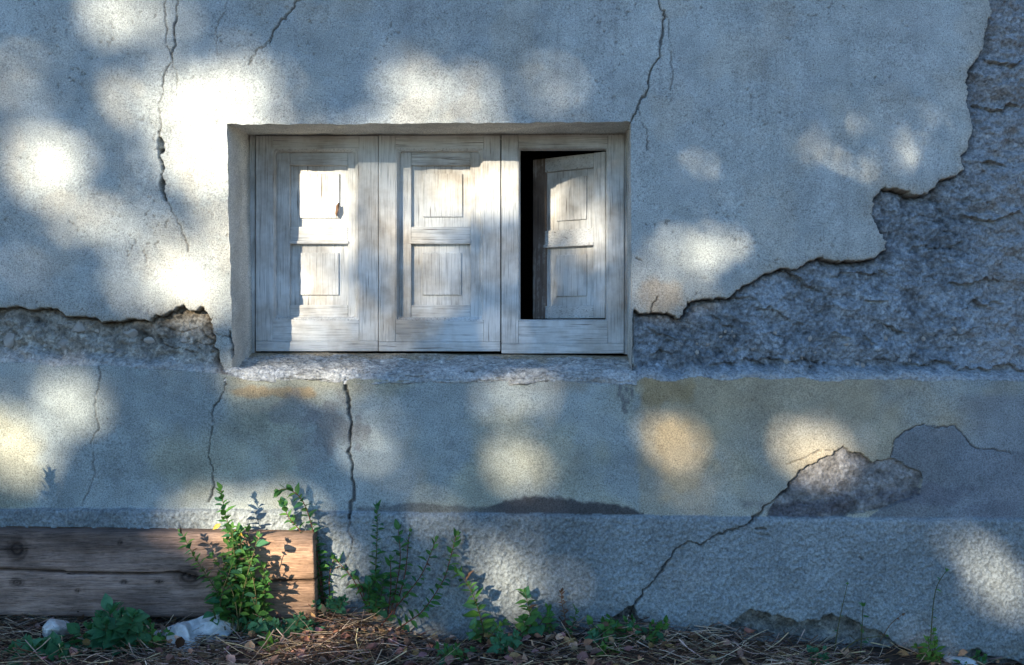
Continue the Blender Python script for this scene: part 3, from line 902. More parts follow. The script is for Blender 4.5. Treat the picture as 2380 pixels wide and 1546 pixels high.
# scrap on the left shutter
p = P(784, 488, 0.228)
me = stone_mesh('curled_scrap', 0.006, 0.006, 0.022, 5, 2, 0.9, 3)
o = link('curled_scrap', me, M['dry']); o.location = p; o.rotation_euler = (0, 0.12, 0)
tag(o, 'small curled brown scrap stuck to the upper panel of the left shutter', 'dried scrap')

# ------------------------------------------------------------------ the old plank
def plank_mat():
    m, nt, b = new_mat('weathered_plank')
    g = objco(nt, (0.07, 1, 1))
    co = objco(nt)
    gr = noise(nt, g, 260, 6, 0.75, 0.6)
    gr2 = noise(nt, g, 34, 4, 0.6, 0.8)
    at = nt.nodes.new('ShaderNodeAttribute'); at.attribute_name = 'tint'
    c = mix(nt, at.outputs['Color'], ramp(nt, gr, [(0.30, 0.25), (0.5, 1.0), (0.70, 1.5)]), 0.95, 'MULTIPLY')
    c = mix(nt, c, ramp(nt, gr2, [(0.3, 0.6), (0.6, 1.15)]), 0.8, 'MULTIPLY')
    c = mix(nt, c, ramp(nt, noise(nt, co, 9, 6, 0.7), [(0.35, 0.55), (0.6, 1.1)]), 0.7, 'MULTIPLY')
    crk = ramp(nt, noise(nt, g, 75, 3, 0.5), [(0.30, 1.0), (0.34, 0.0)])
    c = mix(nt, c, (0.03, 0.02, 0.015), crk)
    nt.links.new(c, b.inputs['Base Color'])
    b.inputs['Roughness'].default_value = 0.85
    b.inputs['Specular IOR Level'].default_value = 0.2
    p = bump(nt, b, gr, 0.9, 0.004)
    return m
M['plank'] = plank_mat()
PD = -0.095     # front face
def plank():
    xa = P(-520, 1300, PD).x
    base = Vector((xa, PD, 0))
    na, nb = 420, 64
    a, b = np.meshgrid(np.linspace(0, 1, na), np.linspace(0, 1, nb))
    px = -520 + (727 + 520) * a
    px = px + sstep(0.995, 1, a) * (b * 6 + 0)
    top = np.interp(px, [-520, 0, 725], [1226, 1236, 1243]); bot = np.interp(px, [-520, 0, 730], [1428, 1432, 1440])
    py = top + (bot - top) * b
    # tint in a separate pass
    t = np.zeros(px.shape + (3,), np.float32); t[:] = C(0.30, 0.20, 0.155)
    t *= (1 + 0.8 * fbm(px * 0.25, py, 60, 4, 111))[..., None]
    def bl(mk, c):
        nonlocal t
        t = t * (1 - mk[..., None]) + c * mk[..., None]
    bl(0.55 * sstep(400, 640, px), C(0.50, 0.29, 0.16))  # sunlit right end: warm light painted into the wood colour
    bl(0.5 * sstep(0.12, 0.0, b + fbm(px, py, 60, 3, 112) * .1), C(0.10, 0.08, 0.07))
    h = np.zeros_like(px)
    split = np.interp(px, [-520, 0, 220, 420, 460, 560, 640, 730], [1318, 1326, 1333, 1334, 1345, 1348, 1351, 1350]) + fbm(px, px * 0, 60, 3, 113) * 3
    wsp = np.interp(px, [-520, 0, 300, 430, 520, 600, 640, 730], [3, 2.4, 2.8, 2.6, 2, 2.2, 3, 3.2])
    near = np.argmin(np.abs(py - split), axis=0)
    h -= 0.02 * (1 - sstep(0.3, 1.0, np.abs(py - split) / wsp / 1.3))
    bl(0.8 * (1 - sstep(0.5, 1.4, np.abs(py - split) / wsp)), C(0.02, 0.015, 0.012))
    for (ku, kv, ru, rv) in ((38, 1277, 30, 34), (440, 1342, 46, 30), (38, 1355, 22, 14), (278, 1262, 8, 9), (288, 1353, 12, 7), (370, 1352, 14, 7), (180, 1373, 10, 6)):
        q = np.hypot((px - ku) / ru, (py - kv) / rv)
        rings = 0.5 + 0.5 * np.cos(q * 16)
        bl(np.clip(0.85 * (1 - sstep(0.35, 1.15, q)) * (0.6 + 0.4 * rings), 0, 1), C(0.03, 0.017, 0.012))
        h -= 0.002 * (1 - sstep(0.6, 1.1, q)) * rings
    h += fbm(px * 0.06, py, 7, 3, 114) * 0.003 + fbm(px, py, 200, 3, 115) * 0.006
    k = S * (DC + PD) / DC
    Xs = (px - CX) * k; Zs = CAMZ - (py - CY) * k
    Ys = PD - h
    rim = np.minimum(b, 1 - b) * nb
    Ys = Ys + 0.004 * np.clip(1 - rim / 1.5, 0, 1)
    th = 0.062
    front = np.stack([Xs, Ys, Zs], -1)
    back = np.stack([Xs, np.full_like(Xs, PD + th), Zs], -1)
    vf = front.reshape(-1, 3); N = na * nb
    ix = np.arange(N).reshape(nb, na)
    faces = [np.stack([ix[1:, :-1], ix[1:, 1:], ix[:-1, 1:], ix[:-1, :-1]], -1).reshape(-1, 4)]
    ring_idx = np.concatenate([ix[0, :], ix[1:, -1], ix[-1, -2::-1], ix[-2:0:-1, 0]])
    vb = back.reshape(-1, 3)[ring_idx]; rb = np.arange(len(ring_idx)) + N
    faces.append(np.stack([ring_idx, np.roll(ring_idx, -1), np.roll(rb, -1), rb], -1))
    nn = len(ring_idx)
    tb = t.reshape(-1, 3)[ring_idx] * 0.85
    v = np.concatenate([vf, vb]); t2 = np.concatenate([t.reshape(-1, 3), tb])
    # back face: four corner quad
    cn = [N + 0, N + na - 1, N + na - 1 + nb - 1, N + na - 1 + nb - 1 + na - 1]
    faces.append(np.array([cn], dtype=np.int32))
    me = np_mesh('wooden_plank', v - np.array(base), np.concatenate(faces), True, np.clip(t2, 0.01, .7))
    o = link('wooden_plank', me, M['plank']); o.location = base
    tag(o, 'thick weathered brown plank with a long split, leaning on edge against the wall base', 'plank')
plank()

# ------------------------------------------------------------------ stones on the ground
def rock(px, py, depth, sx, sy, sz, seed, label, rot=0.0, name='limestone_rock'):
    me = stone_mesh(name, sx, sy, sz, seed, 4, 0.34, 8)
    for p in me.polygons: p.use_smooth = True
    o = link(name, me, M['limestone']); o.location = P(px, py, depth); o.rotation_euler = (0, rot, seed)
    tag(o, label, 'rock', 'stones on the ground')
    return o
rock(446, 1470, -0.15, 0.118, 0.06, 0.052, 3, 'large white limestone rock lying under the plank behind the low weeds', 0.12)
rock(420, 1500, -0.205, 0.085, 0.05, 0.055, 21, 'grey white rock half buried in front of the larger white rock', -0.2)
rock(128, 1476, -0.19, 0.075, 0.04, 0.04, 8, 'small pale rock in the dead grass below the left end of the plank', 0.2)
rock(30, 1520, -0.22, 0.03, 0.03, 0.02, 17, 'little grey stone in the straw at the lower left corner', 0.2, 'small_stone')
rock(810, 1532, -0.22, 0.026, 0.02, 0.014, 27, 'flat grey stone in the straw below the weeds, left of the bright straws', 0.0, 'small_stone')
rock(2230, 1538, -0.05, 0.05, 0.03, 0.018, 37, 'pale flat stone at the wall foot near the right corner', 0.05, 'small_stone')

# ------------------------------------------------------------------ plants
def leaf_mesh(name, width, fold, curl, serr=0.0):
    rows = [0.0, 0.18, 0.38, 0.6, 0.82, 1.0]
    wd = [0.0, 0.72, 1.0, 0.82, 0.36, 0.0]
    v = []
    for r in rows: v.append((0, r, -curl * r * r))
    L, R = [], []
    for i in range(1, 5):
        w = wd[i] * width / 2
        L.append(len(v)); v.append((-w, rows[i] + 0.02, fold * w - curl * rows[i] ** 2))
        R.append(len(v)); v.append((w, rows[i] + 0.02, fold * w - curl * rows[i] ** 2))
    f = [(0, 1, L[0]), (0, R[0], 1)]
    for i in range(3):
        f += [(i + 1, i + 2, L[i + 1], L[i]), (i + 1, R[i], R[i + 1], i + 2)]
    f += [(4, 5, L[3]), (4, R[3], 5)]
    me = bpy.data.meshes.new(name); me.from_pydata(v, [], f)
    for p in me.polygons: p.use_smooth = True
    return me
LEAF = {}
for key, mat in (('leaf', 'leaf'), ('leaf_cool', 'leaf_cool'), ('leaf_bright', 'leaf_bright'), ('leaf_yellow', 'leaf_yellow'), ('dry', 'dry')):
    LEAF[key] = []
    for w, fo, cu in ((0.52, 0.45, 0.12), (0.60, 0.3, 0.25), (0.46, 0.6, 0.02), (0.56, 0.2, -0.08)):
        if key == 'leaf_cool': w *= 1.35
        me = leaf_mesh('leaf', w, fo, cu); me.materials.append(M[mat]); LEAF[key].append(me)

def spline(pts, n):
    pts = [np.array(p, float) for p in pts]
    if len(pts) == 2:
        pts = [pts[0], pts[0] * .67 + pts[1] * .33, pts[0] * .33 + pts[1] * .67, pts[1]]
    pts = [2 * pts[0] - pts[1]] + pts + [2 * pts[-1] - pts[-2]]
    out = []
    m = len(pts) - 3
    for k in range(n):
        t = k / (n - 1) * m; i = min(int(t), m - 1); t -= i
        a, b, c, d = pts[i:i + 4]
        out.append(0.5 * ((2 * b) + (-a + c) * t + (2 * a - 5 * b + 4 * c - d) * t * t + (-a + 3 * b - 3 * c + d) * t ** 3))
    return np.array(out)

def tube_arrays(path, r0, r1, sides=4):
    path = np.asarray(path); n = len(path)
    tan = np.gradient(path, axis=0); tan /= (np.linalg.norm(tan, axis=1)[:, None] + 1e-9)
    ref = np.array([0.3, 1.0, 0.2]); ref /= np.linalg.norm(ref)
    s = np.cross(tan, ref); s /= (np.linalg.norm(s, axis=1)[:, None] + 1e-9)
    t = np.cross(tan, s)
    ang = np.arange(sides) * 2 * np.pi / sides
    rad = np.linspace(r0, r1, n)[:, None, None]
    v = path[:, None, :] + rad * (np.cos(ang)[None, :, None] * s[:, None, :] + np.sin(ang)[None, :, None] * t[:, None, :])
    ix = np.arange(n * sides).reshape(n, sides)
    f = np.stack([ix[:-1], np.roll(ix[:-1], -1, 1), np.roll(ix[1:], -1, 1), ix[1:]], -1).reshape(-1, 4)
    return v.reshape(-1, 3), f

PR = random.Random(21)
def add_leaf(root, base, pos, d, up, size, key):
    d = Vector(d).normalized()
    n = Vector(up) - d * Vector(up).dot(d)
    if n.length < 1e-3: n = Vector((0, -1, 0))
    n.normalize(); x = d.cross(n)
    R = Matrix((x, d, n)).transposed()
    o = bpy.data.objects.new('leaf', PR.choice(LEAF[key]))
    o.location = Vector(pos) - base
    o.rotation_euler = R.to_euler()
    o.scale = (size, size, size)
    o.parent = root
    col.objects.link(o)

def plant(name, label, cat, stems, key='leaf', stem_mat='stem', group='weeds along the wall foot'):
    """stems: list of (points[(px,py,depth)], leaf_px_low, leaf_px_high, spacing_px, start_fraction)"""
    base = P(*stems[0][0][0])
    root = empty(name, base)
    tag(root, label, cat, group)
    for (pts, l0, l1, sp, st) in stems:
        path = spline([P(*p) for p in pts], 9 + 3 * len(pts))
        seg = np.linalg.norm(np.diff(path, axis=0), axis=1); L = seg.sum()
        v, f = tube_arrays(path, 0.0021 if L > .12 else .0014, 0.0009, 5)
        link('stem', np_mesh('stem', v - np.array(base), f), M[stem_mat], root)
        if l0 <= 0: continue
        cum = np.concatenate([[0], np.cumsum(seg)]) / L
        s = st; phi = PR.uniform(0, 6.28)
        while s <= 1.0:
            q = np.array([np.interp(s, cum, path[:, k]) for k in range(3)])
            q2 = np.array([np.interp(min(1, s + .03), cum, path[:, k]) for k in range(3)])
            q1 = np.array([np.interp(max(0, s - .03), cum, path[:, k]) for k in range(3)])
            tan = Vector(q2 - q1).normalized()
            a = tan.cross(Vector((0.2, 1, 0.1))).normalized(); b = tan.cross(a)
            rad = a * math.cos(phi) + b * math.sin(phi)
            rad = Vector((rad.x, rad.y * 0.8, rad.z))
            tip = max(0.0, (s - 0.8) / 0.2)
            d = rad * (1.0 - 0.45 * tip) + tan * (0.35 + 0.7 * tip) + Vector((0, -0.12, -0.12)) + Vector((PR.gauss(0, .16), PR.gauss(0, .16), PR.gauss(0, .16)))
            size = (l0 + (l1 - l0) * s) * PR.uniform(0.75, 1.3) * S * 1.38
            kk = key
            if key == 'leaf':
                z_ = PR.random(); kk = 'leaf_bright' if z_ < .10 else ('dry' if z_ < .13 else ('leaf_cool' if z_ < .3 else 'leaf'))
            add_leaf(root, base, q, d, tan + Vector((PR.gauss(0, .35), -0.45, .35)), size * PR.uniform(.7, 1.12), kk)
            phi += 2.4 + PR.gauss(0, .3)
            s += .66 * sp * S / L * PR.uniform(.75, 1.25)
        for k in range(3):      # tuft at the tip
            d = tan + Vector((PR.gauss(0, .5), PR.gauss(0, .5), PR.gauss(0, .3)))
            add_leaf(root, base, path[-1], d, Vector((PR.gauss(0, 1), -1, .3)), l1 * .8 * S, key)
    return root, base

# 1 big bush in front of the plank
stems = [([(565, 1462, -.16), (552, 1350, -.15), (538, 1250, -.14), (522, 1190, -.13), (513, 1138, -.12)], 24, 14, 6.5, .08),
         ([(545, 1455, -.17), (500, 1370, -.17), (455, 1300, -.17), (421, 1238, -.16)], 22, 14, 7, .2),
         ([(600, 1460, -.15), (612, 1400, -.15), (610, 1322, -.14)], 18, 12, 7, .25)]
for k in range(30):
    bx = PR.uniform(505, 615); tx = bx * .6 + 548 * .4 + PR.gauss(0, 24); ty = PR.uniform(1225, 1400)
    stems.append(([(bx, 1465, PR.uniform(-.2, -.13)), ((bx + tx) / 2 + PR.gauss(0, 8), (1465 + ty) / 2, PR.uniform(-.19, -.12)), (tx, ty, PR.uniform(-.19, -.12))], 25, 16, 17, .12))
bush, bb = plant('pellitory_bush', 'tall bushy green weed growing in front of the plank with two yellow leaves', 'weed', stems)
for (px, py, dx) in ((513, 1218, -1), (545, 1232, 1)):
    add_leaf(bush, bb, P(px, py, -.14), Vector((dx, -.1, -.7)), Vector((0, -1, .4)), 22 * S, 'leaf_yellow')
# 2 weed climbing at the plank end
stems = [([(748, 1432, -.03), (742, 1330, -.05), (726, 1230, -.06), (703, 1165, -.06), (672, 1138, -.06), (648, 1140, -.07)], 18, 18, 9, .08),
         ([(740, 1432, -.03), (728, 1300, -.05), (700, 1238, -.06), (672, 1205, -.06), (658, 1172, -.06)], 16, 20, 11, .1),
         ([(752, 1432, -.03), (748, 1340, -.035), (738, 1250, -.03)], 17, 14, 7, .05),
         ([(758, 1436, -.03), (750, 1380, -.04), (742, 1300, -.04)], 16, 12, 7, .05)]
plant('pellitory_plant', 'weed rising along the cut end of the plank and arching left over its top', 'weed', stems, stem_mat='stem_red')
# 3..8 along the wall
plant('pellitory_plant', 'sprawling red stemmed weed just right of the plank end, leaning left', 'weed',
      [([(852, 1412, -.04), (832, 1368, -.05), (812, 1335, -.05), (778, 1300, -.04)], 19, 17, 13, .25),
       ([(850, 1415, -.04), (842, 1370, -.05), (830, 1345, -.05)], 17, 16, 12, .4),
       ([(770, 1440, -.04), (765, 1350, -.04), (775, 1298, -.04)], 15, 14, 13, .1)], stem_mat='stem_red')
plant('pellitory_plant', 'straight slender weed with bare upper stem, dense at its foot, right of the plank', 'weed',
      [([(868, 1425, -.05), (872, 1340, -.05), (876, 1250, -.045), (876, 1180, -.04)], 18, 14, 9, .05),
       ([(858, 1428, -.06), (862, 1380, -.06), (874, 1335, -.06)], 19, 16, 6, .05), ([(880, 1428, -.06), (886, 1385, -.07), (892, 1345, -.06)], 19, 16, 6, .05),
       ([(866, 1430, -.07), (856, 1395, -.07), (858, 1360, -.07)], 19, 15, 6, .05), ([(872, 1430, -.07), (874, 1400, -.08), (880, 1370, -.07)], 18, 15, 6, .05)])
plant('pellitory_plant', 'branched weed with scattered leaves before the wall, second tall one right of the plank', 'weed',
      [([(905, 1440, -.05), (920, 1370, -.05), (930, 1300, -.05), (926, 1232, -.045)], 19, 19, 15, .2),
       ([(900, 1440, -.05), (908, 1370, -.06), (907, 1302, -.06)], 17, 17, 14, .3),
       ([(912, 1440, -.05), (940, 1340, -.05), (948, 1270, -.04), (952, 1236, -.035)], 16, 13, 18, .3)], stem_mat='stem_red')
plant('pellitory_plant', 'long thin weed leaning right, its stem rising from the straw mound', 'weed',
      [([(880, 1462, -.07), (930, 1400, -.08), (976, 1342, -.08), (1000, 1290, -.07), (1012, 1256, -.06)], 18, 16, 12, .12)], stem_mat='stem_red')
plant('pellitory_plant', 'longest leaning weed, lowest stem sweeping right to an upright leafy tip', 'weed',
      [([(900, 1478, -.08), (950, 1445, -.09), (986, 1416, -.10), (1030, 1350, -.09), (1046, 1300, -.08), (1060, 1245, -.07)], 17, 19, 10, .12)], stem_mat='stem_red')
plant('pellitory_plant', 'broad leaved weed curving left, in the middle of the wall foot', 'weed',
      [([(1128, 1492, -.09), (1118, 1440, -.10), (1102, 1390, -.10), (1083, 1352, -.09), (1066, 1332, -.08)], 31, 18, 8, .05),
       ([(1130, 1492, -.09), (1150, 1465, -.11), (1168, 1445, -.11)], 26, 18, 12, .2), ([(1122, 1492, -.09), (1105, 1470, -.12), (1100, 1462, -.12)], 24, 18, 12, .3)])
plant('pellitory_plant', 'short upright weed with big low leaves left of the withered stalk', 'weed',
      [([(1238, 1482, -.07), (1232, 1430, -.08), (1221, 1378, -.07)], 28, 16, 6, .1), ([(1240, 1482, -.08), (1262, 1440, -.10), (1272, 1428, -.10)], 26, 20, 11, .2),
       ([(1236, 1484, -.09), (1218, 1450, -.11), (1216, 1440, -.11)], 26, 20, 11, .2)])
r_, b_ = plant('withered_stalk', 'withered brown seed stalk standing by the wall', 'dead weed',
      [([(1318, 1490, -.06), (1314, 1440, -.06), (1306, 1400, -.055), (1305, 1376, -.05)], 12, 10, 6, .45)], key='dry', stem_mat='dry')
plant('pellitory_plant', 'small leafy shoot at the foot of the withered stalk', 'weed',
      [([(1290, 1482, -.07), (1276, 1440, -.08), (1271, 1412, -.07)], 19, 14, 8, .1), ([(1325, 1482, -.07), (1334, 1445, -.08), (1338, 1422, -.07)], 18, 14, 8, .2)])
def low_bush(name, label, cx, cy, w, h, n, key, depth, l0=18, l1=14, mat='stem'):
    st = []
    for k in range(n):
        a = PR.uniform(-1, 1)
        bx = cx + a * w * .35; tx = cx + a * w * .62 + PR.gauss(0, w * .1); ty = cy - h * PR.uniform(.45, 1.0) * (1 - .35 * abs(a))
        d0 = depth + PR.uniform(-.03, .03)
        st.append(([(bx, cy, d0), ((bx + tx) / 2, cy * .45 + ty * .55, d0 - .015), (tx, ty, d0 - PR.uniform(0, .05))], l0, l1, 11, .2))
    return plant(name, label, 'weed', st, key, mat)
low_bush('low_weed', 'low dark weed on the ground where the long crack reaches the wall foot', 1475, 1510, 130, 95, 18, 'leaf', -.10, 19, 15)
low_bush('nettle_clump', 'leafy clump of rounded blue green leaves below the plank, left of the white rock', 255, 1530, 110, 130, 20, 'leaf_cool', -.22, 30, 22)
low_bush('nettle_clump', 'spreading blue green leaves at the very lower left corner', 75, 1556, 170, 66, 18, 'leaf_cool', -.27, 32, 26)
low_bush('low_weed', 'fine leaved green weed between the rounded leaf clump and the white rock', 345, 1532, 80, 105, 14, 'leaf', -.20, 19, 14)
low_bush('low_weed', 'creeping small leaved weed under the plank end, right of the bush', 655, 1488, 160, 64, 22, 'leaf_cool', -.16, 18, 14)
low_bush('low_weed', 'small upright bright green weed in the straw below the bush', 632, 1540, 50, 55, 6, 'leaf_bright', -.23, 24, 18)
low_bush('low_weed', 'tiny leafy shoots at the right foot of the plank end', 770, 1428, 60, 66, 7, 'leaf_cool', -.07, 15, 11)
low_bush('low_weed', 'pale green rosette at the lower edge right of the middle, below the crack weed', 1425, 1548, 55, 50, 6, 'leaf_bright', -.19, 26, 20)
low_bush('low_weed', 'small weed in the dead leaves below the broad leaved weed', 1180, 1515, 70, 55, 7, 'leaf_cool', -.15, 18, 14)
low_bush('low_weed', 'dark weed at the wall between the withered stalk and the crack', 1390, 1500, 70, 45, 6, 'leaf_cool', -.12, 16, 12)
low_bush('low_weed', 'sparse weed in the litter between the two leaning middle weeds', 1060, 1535, 60, 45, 5, 'leaf', -.2, 17, 13)
low_bush('low_weed', 'short green weed at the wall foot under the tall thin stalk', 2168, 1548, 45, 85, 6, 'leaf_bright', -.05, 18, 12)
low_bush('low_weed', 'few dim leaves at the wall foot near the right corner', 2262, 1555, 60, 42, 5, 'leaf', -.06, 16, 12)
low_bush('low_weed', 'small weed at the lower edge under the broken footing', 1905, 1555, 45, 50, 5, 'leaf_cool', -.14, 18, 14)
plant('thin_stalk', 'tall thin bare stalk with tiny leaves before the wall near the right corner', 'weed',
      [([(2163, 1540, -.05), (2166, 1450, -.06), (2176, 1370, -.06), (2200, 1326, -.06)], 8, 9, 30, .3)], key='leaf')
plant('thin_stalk', 'thin straight grass stalk before the broken footing', 'grass stalk',
      [([(1936, 1540, -.1), (1950, 1450, -.1), (1970, 1358, -.09)], 7, 6, 45, .4), ([(1936, 1540, -.1), (1990, 1490, -.13), (2060, 1478, -.16)], 9, 8, 90, .7)], key='leaf')
plant('thin_stalk', 'dry leaning grass stalk with a pale seed head before the broken footing', 'grass stalk',
      [([(2046, 1490, -.06), (2070, 1452, -.07), (2096, 1430, -.08)], 8, 11, 14, .8)], key='dry', stem_mat='dry')
plant('thin_stalk', 'short green grass stalk between the two taller stalks at right', 'grass stalk',
      [([(2000, 1530, -.09), (2004, 1460, -.09), (2006, 1410, -.09)], 16, 14, 34, .3)], key='leaf')
plant('pellitory_plant', 'weed standing just outside the left edge, its tip by the frame', 'weed',
      [([(-150, 1470, -.26), (-140, 1360, -.26), (-132, 1260, -.26), (-124, 1150, -.26), (-116, 1050, -.25)], 30, 24, 9, .3)])

# ------------------------------------------------------------------ dead straw and leaf litter
def straw(name, n, mat, rmin, rmax, lmin, lmax, hmax, seed, ylo=-0.50, label=None):
    r = np.random.default_rng(seed)
    V_, F_, T_, n0 = [], [], [], 0
    for k in range(n):
        x = r.uniform(-1.75, 1.75)
        y = -0.02 - abs(r.uniform(0, 1)) ** 1.0 * (-ylo)
        px = x / S + CX
        dens = np.interp(px, [-200, 0, 250, 600, 750, 1000, 1150, 1450, 1700, 2000, 2200, 2500], [1, 1, .9, 1, 1, 1, .55, .8, 1, .7, .35, .3])
        if r.random() > dens: continue
        mound = np.interp(px, [-200, 0, 200, 400, 720, 790, 900, 980, 1100, 1400, 1600, 1750, 2000, 2500], [1, 1, .8, .4, .6, 1.0, .7, .4, .3, .7, .9, .6, .3, .2])
        L = r.uniform(lmin, lmax)
        a = r.normal(0, 0.75) + (np.pi if r.random() < .5 else 0)
        d = np.array([math.cos(a), math.sin(a) * 0.7, r.normal(0, .28)])
        p0 = np.array([x, y, ground_z(x, y) + 0.004 + r.random() ** 2 * hmax * mound])
        bend = r.normal(0, 0.3, 3) * np.array([1, 1, .7])
        t = np.linspace(0, 1, 5)[:, None]
        path = p0 + d * L * (t - .5) + bend * L * (t - .5) ** 2
        path[:, 1] = np.minimum(path[:, 1], -0.035)
        gz_ = ground_z(path[:, 0], path[:, 1])
        path[:, 2] = np.maximum(path[:, 2], gz_ + .002)
        v, f = tube_arrays(path, r.uniform(rmin, rmax), rmin * .6, 3)
        V_.append(v); F_.append(f + n0); n0 += len(v)
        T_.append(np.tile(np.exp(r.normal(0, .45)) * np.array([1, r.uniform(.85, 1.05), r.uniform(.7, 1.1)]), (len(v), 1)))
    o = link(name, np_mesh(name, np.concatenate(V_), np.concatenate(F_), True, np.clip(np.concatenate(T_), .1, 1.9)), M[mat])
    tag(o, label, 'dead grass', kind='stuff')
straw('dead_grass', 3000, 'straw', .0007, .0021, .04, .20, .05, 1, label='pale dead straw tangled along the foot of the wall')
straw('rotting_grass', 5000, 'straw_dark', .0007, .0018, .03, .13, .055, 2, label='dark rotting grass matted along the foot of the wall')
def litter(n, seed):
    r = np.random.default_rng(seed)
    V_, F_, T_, n0 = [], [], [], 0
    base = np.array([(0, 0, 0), (-.5, .35, .12), (-.42, .75, .1), (0, 1.1, .05), (.45, .72, .16), (.5, .33, .1), (0, .55, -.04)])
    fc = np.array([(0, 6, 1), (1, 6, 2), (2, 6, 3), (3, 6, 4), (4, 6, 5), (5, 6, 0)])
    for k in range(n):
        x = r.uniform(-1.75, 1.75); y = -r.uniform(.05, .5)
        px = x / S + CX
        if r.random() > np.interp(px, [0, 600, 800, 1000, 1300, 1600, 2000, 2400], [.35, .5, 1, 1, .9, .6, .35, .25]): continue
        z = ground_z(x, y) + .006 + r.random() ** 2 * .035
        s = r.uniform(.012, .034)
        e = Matrix.Rotation(r.uniform(0, 6.28), 3, 'Z') @ Matrix.Rotation(r.normal(0, .55), 3, 'X') @ Matrix.Rotation(r.normal(0, .5), 3, 'Y')
        v = base * s * np.array([r.uniform(.6, 1), 1, r.uniform(.5, 3)])
        v = v @ np.array(e).T + np.array([x, y, z])
        V_.append(v); F_.append(fc + n0); n0 += 7
        T_.append(np.tile(np.exp(r.normal(0, .5)) * np.array([1, r.uniform(.75, 1.15), r.uniform(.6, 1.3)]), (7, 1)))
    o = link('leaf_litter', np_mesh('leaf_litter', np.concatenate(V_), np.concatenate(F_), False, np.clip(np.concatenate(T_), .1, 2.2)), M['litter'])
    tag(o, 'dry brown fallen leaves scattered among the straw', 'leaf litter', kind='stuff')
litter(2000, 4)

# ------------------------------------------------------------------ the trees that dapple the wall (behind the photographer)
# openings in the crowns: where a beam comes through it meets the wall at (px, py, depth)
NEAR_GAPS = [
 (1898, 326, 0, 10, 12, 1), (1930, 358, 0, 14, 12, 1), (1960, 380, 0, 12, 9, .9), (1988, 394, 0, 16, 7, .8), (1880, 350, 0, 8, 14, .5), (2108, 372, 0, 16, 18, 1), (2092, 325, 0, 9, 22, .7), (2000, 297, 0, 14, 9, .5),
 (2145, 320, 0, 9, 22, .7), (2030, 385, 0, 12, 14, .6), (2150, 375, 0, 14, 10, .4), (1625, 380, 0, 22, 16, .7), (1640, 400, 0, 14, 10, .6), (1610, 370, 0, 10, 10, .4),
 (1690, 560, 0, 28, 16, .6), (1660, 500, 0, 22, 34, .3), (1710, 575, 0, 12, 22, .6), (1590, 605, 0, 80, 70, 1), (1530, 680, 0, 50, 40, 1)]
